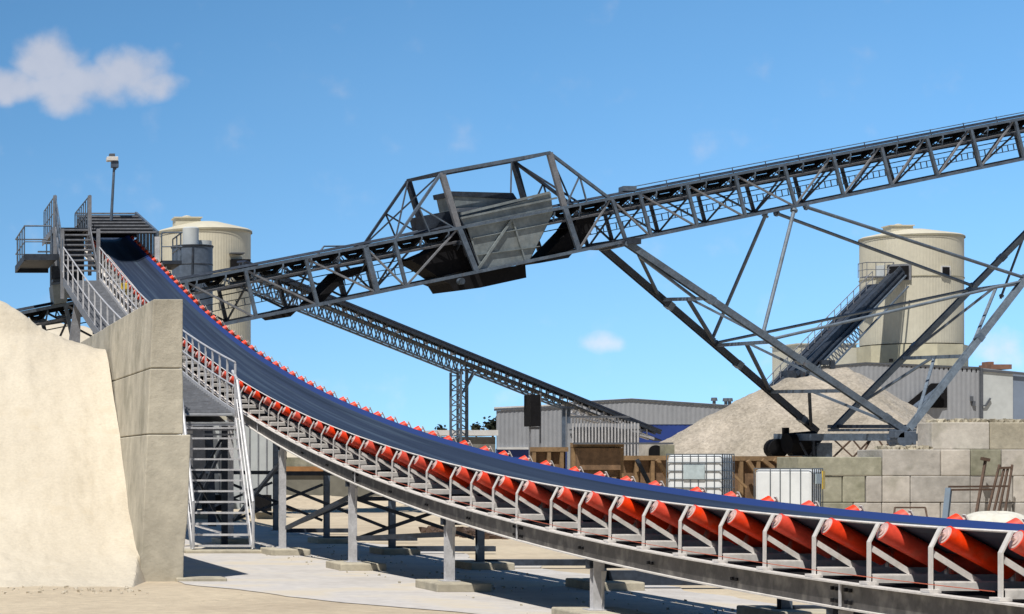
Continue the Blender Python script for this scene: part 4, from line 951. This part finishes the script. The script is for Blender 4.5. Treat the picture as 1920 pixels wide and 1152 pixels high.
# retaining wall
def wsec(z): return 4.05 + .2 * z / 4.17
rw = thing('retaining_wall', 'tall weathered concrete retaining wall holding the sand beside the stairs', 'wall', (4.4, 31.6, 0))
lo_out = [(4.05, -.05), (4.69, -.05), (4.70, .42), (4.76, 1.0), (4.80, 2.17), (4.155, 2.17)]
up_out = [(4.150, 2.17), (4.695, 2.17), (4.69, 2.9), (4.68, 3.3), (4.69, 4.17), (4.25, 4.17)]
import bmesh
def wallslab(poly, y0, y1, nm):
    b = MB(); b.prism([(x, y0, z) for x, z in poly], (0, y1 - y0, 0)); return b.build(nm, M['conc_wall'], rw, bevel=.015)
wallslab(lo_out, 31.6, 38.2, 'wall_panel'); wallslab([(x + .02, z) for x, z in lo_out], 38.215, 44.5, 'wall_panel')
mid_out = [(4.158, 2.182), (4.695, 2.182), (4.69, 2.9), (4.683, 3.15), (4.20, 3.15)]; top_out = [(4.203, 3.162), (4.682, 3.162), (4.69, 4.18), (4.25, 4.18)]
for q_ in (mid_out, top_out):
    wallslab(q_, 31.62, 38.2, 'wall_panel'); wallslab([(x + .015, z) for x, z in q_], 38.215, 44.5, 'wall_panel')
b = MB(); b.box((4.95, 31.75, -.0), (.75, .5, .11)); tag(b.build('concrete_footing', M['conc'], bevel=.02), 'small concrete slab at the foot of the retaining wall', 'concrete footing')

# ================================================================== BLOCK WALL
YW = 57.8
rows = [
 ('bottom', 0, [(1497, 1540), (1541, 1600), (1601, 1654), (1655, 1708), (1709, 1764), (1765, 1820), (1821, 1900), (1901, 2010)]),
 ('middle', 1, [(1530, 1580), (1581, 1623), (1624, 1654), (1655, 1707), (1708, 1820), (1821, 1900), (1901, 2010)]),
 ('third', 2, [(1655, 1764), (1765, 1820), (1821, 1878), (1879, 1990)]),
]
ordw = ['first', 'second', 'third', 'fourth', 'fifth', 'sixth', 'seventh', 'eighth']
hh = .722
def blk(x0, x1, y, z0, z1, dep, m, label, gp=.012):
    c = ((x0 + x1) / 2 + random.uniform(-.004, .004), y + dep / 2 + random.uniform(0, .03), (z0 + z1) / 2)
    b = MB(); b.box(c, (x1 - x0 - gp, dep, z1 - z0 - gp)); 
    return tag(b.build('concrete_block', m, bevel=.022), label, 'concrete block', 'stacked concrete blocks of the yard wall')
for nm, r, cols in rows:
    for i, (a0, a1) in enumerate(cols):
        mm = M['block_moss'] if a1 < 1654 or (nm == 'third' and i == 2) else M['block']
        blk(bx(a0, YW), bx(a1, YW), YW, r * hh, (r + 1) * hh, 1.5, mm, '%s grey block from the left in the %s course of the block wall' % (ordw[i], nm))
o = blk(bx(1497, YW), bx(1654, YW), YW - .02, 2 * hh, 2 * hh + .52, 1.4, M['block_moss'], 'long mossy low concrete beam topping the left end of the block wall')
for i, (a0, a1) in enumerate([(1747, 1856), (1857, 1966)]):
    blk(bx(a0, YW + .9), bx(a1, YW + .9), YW + .9, 3 * hh, 4 * hh + .03, .8, M['block'] if i == 0 else M['conc'], ['pale block on top of the block wall, nearest its stepped end', 'stained topmost block of the block wall at the right edge of the photo'][i])
def rubble(x0, x1, y0, y1, z, n, lab, smin=.04, smax=.1, m='conc'):
    b = MB()
    for _ in range(n):
        s = random.uniform(smin, smax); p = (random.uniform(x0, x1), random.uniform(y0, y1), z + s * .3)
        q = [V((random.uniform(-1, 1), random.uniform(-1, 1), random.uniform(-.6, .8))).normalized() * s * random.uniform(.7, 1.2) for _ in range(8)]
        c8 = [(-1, -1, -1), (1, -1, -1), (1, 1, -1), (-1, 1, -1), (-1, -1, 1), (1, -1, 1), (1, 1, 1), (-1, 1, 1)]
        b.hexa([V(p) + V(c) * s * .6 + q[k] * .35 for k, c in enumerate(c8)])
    o = b.build('rubble', M[m]); o['kind'] = 'stuff'; o['label'] = lab; o['category'] = 'rubble'; return o
rubble(bx(1655, 58), bx(1745, 58), YW + .1, YW + .7, 3 * hh, 110, 'loose pale rubble crumbs lying on the step of the block wall')
rubble(bx(1747, 59), bx(1960, 59), YW + 1, YW + 1.6, 4 * hh + .03, 200, 'loose pale rubble crumbs along the top of the block wall', .05, .1)
rubble(bx(845, 52), bx(945, 52), 50, 55, 0, 260, 'scattered broken rubble on the sand beyond the conveyor legs', .06, .16, 'rust')
rubble(3.6, 5.4, 26.0, 28.6, -.02, 50, 'small dark clods scattered on the sand in the foreground', .008, .02, 'conc')

rubble(7.6, 10.4, 16, 46, .005, 260, 'small spilled stones strewn on the concrete under the conveyor belt', .007, .026)
rubble(-.5, 3.8, 28.2, 30.1, .0, 110, 'sand lumps rolled down to the toe of the sand heap', .008, .035, 'sand')
rubble(bx(1150, 92), bx(1900, 92), 91.5, 95.5, .05, 260, 'larger stones at the toe of the gravel heap', .06, .2, 'gravel')
# ================================================================== TIMBER SHUTTERING
def shutter(label, px0, px1, yt, Y, posts, top=None, zb=0.0, mat_='timber'):
    t = thing('timber_shuttering', label, 'formwork', (bx(px0, Y), Y, 0), 'timber shuttering panels behind the conveyor')
    z = W(0, yt, Y).z; b = MB(); b.box(((bx(px0, Y) + bx(px1, Y)) / 2, Y + .1, z / 2), (bx(px1, Y) - bx(px0, Y), .06, z)); b.build('sheet', M[mat_], t)
    b = MB(); b.box(((bx(px0, Y) + bx(px1, Y)) / 2, Y - .02, z + .0), (bx(px1, Y) - bx(px0, Y) + .05, .16, .13)); b.build('top_rail', M['timberl'], t)
    for px in posts:
        b = MB(); b.box((bx(px, Y), Y - .03, (z - .07) / 2), (.1, .12, z - .08)); b.build('stud', M['timberl'], t)
    return t
shutter('brown timber shuttering panel at the left, below the black counterweight', 996, 1062, 843, 62, [1000, 1028, 1052])
t = shutter('tall boxed timber shuttering panel under the slatted fence', 1072, 1166, 835, 61, [1074, 1164])
b = MB(); b.box((bx(1118, 61), 60.85, W(0, 861, 61).z), (bx(1160, 61) - bx(1078, 61), .1, .62)); b.build('upper_board', M['timber'], t)
b = MB(); b.box((bx(1085, 61), 60.9, .9), (.12, .12, 1.0)); b.box((bx(1148, 61), 60.9, .9), (.12, .12, 1.0)); b.build('strut', M['timberl'], t)
b = MB(); b.box((bx(1161, 61), 60.7, W(0, 832, 61).z), (bx(1252, 61) - bx(1072, 61), .35, .05)); b.build('cap_board', M['trim'], t)
t = shutter('low timber shuttering panel with a dark diagonal prop left of the caged tank', 1170, 1252, 859, 61.5, [1192, 1222])
b = MB(); b.bar(W(1194, 862, 61.2), W(1216, 905, 61.2), .1, .1); b.build('prop', M['dark'], t); b = MB(); b.bar(W(1232, 862, 61.2), W(1252, 895, 61.2), .12, .1); b.build('prop', M['timberl'], t)
t = shutter('orange-brown timber shuttering panel between the two white tanks', 1368, 1500, 860, 61, [1388, 1420, 1460])
b = MB(); b.bar(W(1402, 864, 60.7), W(1425, 900, 60.7), .11, .1); b.bar(W(1430, 862, 60.7), W(1452, 880, 60.7), .11, .1); b.bar(W(1452, 862, 60.6), W(1482, 884, 60.6), .11, .1); b.bar(W(1370, 885, 60.7), W(1400, 915, 60.7), .06, .06); b.build('prop', M['timberl'], t)
# arched culvert stone
t = thing('arched_culvert', 'pale concrete piece with a dark arched hole above the low shuttering', 'culvert', (bx(1230, 66), 66, 0))
b = MB(); b.box((bx(1232, 66), 66.3, W(0, 848, 66).z / 2), (.72, .5, W(0, 831, 66).z + .25)); b.build('block', M['block'], t)
arc = [W(1217 + 0, 857, 65.99), W(1243, 857, 65.99)] + [W(1230 + 13 * math.cos(R(a)), 846 - 11 * math.sin(R(a)), 65.99) for a in range(0, 181, 20)]
b = MB(); b.prism(arc, (0, .04, 0)); b.build('arch_hole', M['black'], t)
b = MB(); b.box(W(1251, 848, 65.6), (.3, .4, .45)); b.build('stone', M['block_moss'], t)

# ================================================================== IBC TANKS
def ibc(px, ytop_, Y, a, label, panel, zb):
    ztop = W(0, ytop_, Y).z; o = V((bx(px, Y), Y, 0)); ux = V((math.cos(a), math.sin(a), 0)); uy = V((-math.sin(a), math.cos(a), 0))
    t = thing('bulk_container', label, 'tank', (o.x, o.y, zb)); wd, dp, ht = 1.2, 1.0, ztop - zb
    cc = o + ux * wd / 2 + uy * dp / 2
    b = MB(); b.box((cc.x, cc.y, zb + ht * .5 + .06), (wd - .03, dp - .03, ht - .16), a); b.build('bottle', M['ibc'], t, bevel=.06)
    b = MB()
    vb = [i / 7 for i in range(8)] if panel else [0, .28, .45, .62, .8, 1.0]; hbn = 6 if panel else 1
    for f in vb: b.bar(o + ux * wd * f + V((0, 0, zb + .12)), o + ux * wd * f + V((0, 0, ztop)), .016, .016)
    for k in range(hbn + 1):
        z = zb + .13 + (ht - .13) * k / hbn; b.bar(o + V((0, 0, z)), o + ux * wd + V((0, 0, z)), .018, .018); b.bar(o + ux * wd + V((0, 0, z)), o + ux * wd + uy * dp + V((0, 0, z)), .018, .018)
    for f in (0.0, .2, .4, .6, .8, 1.0):
        p = o + ux * wd + uy * dp * f; b.bar(p + V((0, 0, zb + .12)), p + V((0, 0, ztop)), .016, .016)
    for k in (0, 1): b.bar(o + uy * dp + V((0, 0, zb + .14 + (ht - .14) * k)), o + uy * dp + ux * wd + V((0, 0, zb + .14 + (ht - .14) * k)), .025, .025); b.bar(o + V((0, 0, zb + .14 + (ht - .14) * k)), o + uy * dp + V((0, 0, zb + .14 + (ht - .14) * k)), .025, .025)
    b.build('cage', M['cage'], t)
    b = MB(); b.box((cc.x, cc.y, zb + .06), (wd + .02, dp + .02, .11), a); b.build('pallet', M['dark'], t)
    if panel:
        p = o + ux * wd * .5 - uy * .02; b = MB(); b.box((p.x, p.y, ztop - .40), (.46, .02, .32), a); b.build('label_plate', M['plate'], t)
    else:
        p = o + ux * (wd + .02) + uy * dp * .5; b = MB(); b.box((p.x, p.y, ztop - .22), (.02, .55, .22), a); b.build('label_plate', M['plate'], t)
        p = o + ux * (wd + .03) + uy * dp * .93; b = MB(); b.box((p.x, p.y, ztop - .25), (.02, .22, .4), a); b.build('yellow_tag', M['yellow'], t)
    # valve
    p = o + ux * wd * .9 - uy * .05; b = MB(); b.tube(p + V((0, 0, zb + .22)) + uy * .1, p + V((0, 0, zb + .22)) - uy * .08, .05, 10); b.build('valve', M['black'], t)
    # plinth below
    b = MB(); b.box((cc.x, cc.y, zb / 2), (1.3, 1.1, zb - .01), a); o2 = b.build('concrete_block', M['block'], bevel=.02)
    tag(o2, 'concrete block carrying the %s' % ('gridded cage tank' if panel else 'white tank with vertical bars'), 'concrete block')
ibc(1250, 852, 48, R(-36), 'white liquid tank in a gridded steel cage with a grey plate', True, .72)
ibc(1414, 879, 47, R(-36), 'white liquid tank with only vertical bars and a yellow tag', False, .42)

# racks, bars and bag in front of the block wall
t = thing('steel_rack', 'dark ladder-like steel rack leaning on the block wall', 'rack', W(1850, 985, 56.5))
b = MB()
for x0, x1 in ((1874, 1851), (1883, 1862), (1890, 1872), (1898, 1886)): b.bar(W(x0, 872 if x0 in (1874, 1898) else 878, 57.4), W(x1 - 6, 990, 56.9), .05, .05)
b.bar(W(1873, 878, 57.36), W(1897, 877, 57.36), .05, .06); b.build('bars', M['rust'], t)
t = thing('rusty_post', 'rusty bar with a flat plate on top leaning on the block wall', 'post', W(1830, 985, 56.5))
b = MB(); b.bar(W(1848, 862, 57.5), W(1826, 990, 56.8), .06, .08); b.build('bar', M['rust'], t); b = MB(); b.bar(W(1840, 860, 57.4), W(1855, 863, 57.4), .1, .08); b.build('plate', M['rust'], t)
t = thing('pipe_frame', 'angular frame of two dark rails and pale blue post by the block wall', 'frame', W(1775, 985, 56))
b = MB(); b.bar(W(1779, 913, 56.3), W(1890, 912, 56.6), .05, .05); b.bar(W(1776, 919, 56.2), W(1862, 918, 56.5), .05, .05); b.build('rail', M['rust'], t)
b = MB(); b.bar(W(1778, 916, 56.2), W(1770, 990, 55.8), .13, .08); b.bar(W(1783, 918, 56.3), W(1775, 990, 56.1), .05, .05); b.build('upright', M['skypaint'], t)
t = thing('bent_bar', 'thin bent steel loop leaning low against the block wall', 'bar', W(1700, 985, 57))
b = MB(); b.pipe([W(1673, 990, 57), W(1678, 952, 57.5), W(1735, 952, 57.5), W(1742, 990, 57)], .025, 6); b.build('loop', M['rust'], t)
# woven bag
def bagmesh():
    b = MB(); n, m_ = 48, 14; c = W(1868, 992, 52.5); vs = []
    rx, ry = 62 / F * 52.5 * 1.1, .75; ht = (992 - 946) / F * 52.5
    for j in range(m_ + 1):
        v_ = j / m_; f = math.cos(v_ * math.pi / 2) ** .55; z = ht * math.sin(v_ * math.pi / 2) ** .9
        for i in range(n):
            u_ = 2 * math.pi * i / n; cr_ = 1 + .035 * math.cos(9 * u_ + 2 * v_) + .03 * noise.noise(V((math.cos(u_) * 2, math.sin(u_) * 2, v_ * 3)))
            vs.append((c.x + rx * f * cr_ * math.cos(u_), 52.5 + ry * f * cr_ * math.sin(u_), z * (1 + .04 * math.sin(5 * u_) * v_) * 1.0 - .02))
    fs = [(j * n + i, j * n + (i + 1) % n, (j + 1) * n + (i + 1) % n, (j + 1) * n + i) for j in range(m_) for i in range(n)]
    b.add(vs, fs); return b.build('bulk_bag', M['bag'], smooth=True)
tag(bagmesh(), 'rounded off-white covered bundle in front of the block wall', 'bag')

# ================================================================== YARD WALL AND SHED SEEN UNDER THE CONVEYOR
t = thing('yard_wall', 'low grey concrete wall with an orange timber band under the conveyor', 'wall', (bx(620, 100), 100, 0))
b = MB(); b.box(((bx(515, 100) + bx(760, 100)) / 2, 100, W(0, 890, 100).z / 2), (bx(760, 100) - bx(515, 100), .3, W(0, 890, 100).z)); b.build('wall_panel', mat('dark_yard_concrete', (.17, .165, .14), .9, n=.1, ns=.8, n2s=3), t)
b = MB(); b.box(((bx(530, 100) + bx(612, 100)) / 2, 99.8, W(0, 881, 100).z), (bx(612, 100) - bx(530, 100), .2, .3)); b.build('timber_band', mat('orange_timber', (.33, .16, .06), .8), t)
b = MB(); b.box(((bx(515, 100) + bx(700, 100)) / 2, 100.2, W(0, 872, 100).z), (bx(700, 100) - bx(515, 100), .2, .7)); b.build('upper_wall', M['block_moss'], t)
t = thing('white_cabin', 'pale panelled site cabin seen through the steel staircase', 'cabin', (bx(440, 70), 70, 0))
z = W(0, 788, 70).z
b = MB(); b.box(((bx(352, 70) + bx(518, 70)) / 2, 71.5, z / 2 + .15), (bx(518, 70) - bx(352, 70), 3, z - .3)); b.build('body', M['cladl'], t)
b = MB()
for px in (388, 412, 432, 450, 468, 484, 500, 517): b.box((bx(px, 70), 69.985, z / 2 + .2), (.035, .03, z - .4))
b.box((bx(372, 70), 69.97, z / 2 + .2), (.5, .03, z - .5)); b.build('panel_seam', M['galvd'], t)
for px0, px1 in ((384, 420), (478, 507)):
    b = MB(); b.box(((bx(px0, 69) + bx(px1, 69)) / 2, 69.2, .52), (bx(px1, 69) - bx(px0, 69), .8, .52)); b.build('black_box', M['black'], t)
b = MB(); b.box((bx(440, 69), 69.6, .1), (3.0, .9, .2)); b.build('base', M['conc'], t)

# small distant trees on the skyline
def bush(px, py, Y, r, n, label, hgt=None):
    t = thing('tree', label, 'tree', (bx(px, Y), Y, 0), 'distant dark trees on the skyline'); c = W(px, py, Y)
    b = MB(); b.tube((c.x, Y, 0), (c.x, Y, c.z), .12, 6, .05); b.build('trunk', M['rust'], t)
    b = MB()
    for _ in range(n):
        d = V((random.gauss(0, .5), random.gauss(0, .5), random.gauss(0, .42))) * r; s = random.uniform(.06, .14); p = c + d
        a_ = V((random.uniform(-1, 1), random.uniform(-1, 1), random.uniform(-1, 1))).normalized() * s; e_ = a_.cross(V((random.random(), random.random(), 1))).normalized() * s
        b.add([p - a_, p + e_, p + a_, p - e_], [(0, 1, 2, 3)])
    b.build('crown', M['leaf'], t)
bush(826, 806, 150, .3, 120, 'tiny dark tree above the low building, left of the lattice tower')
bush(893, 803, 150, .35, 140, 'tiny dark tree above the low building, right of the lattice tower')
bush(924, 798, 118, .4, 240, 'dark tree touching the left edge of the grey shed')

for o in bpy.data.objects:
    if '_o' in o: del o['_o']
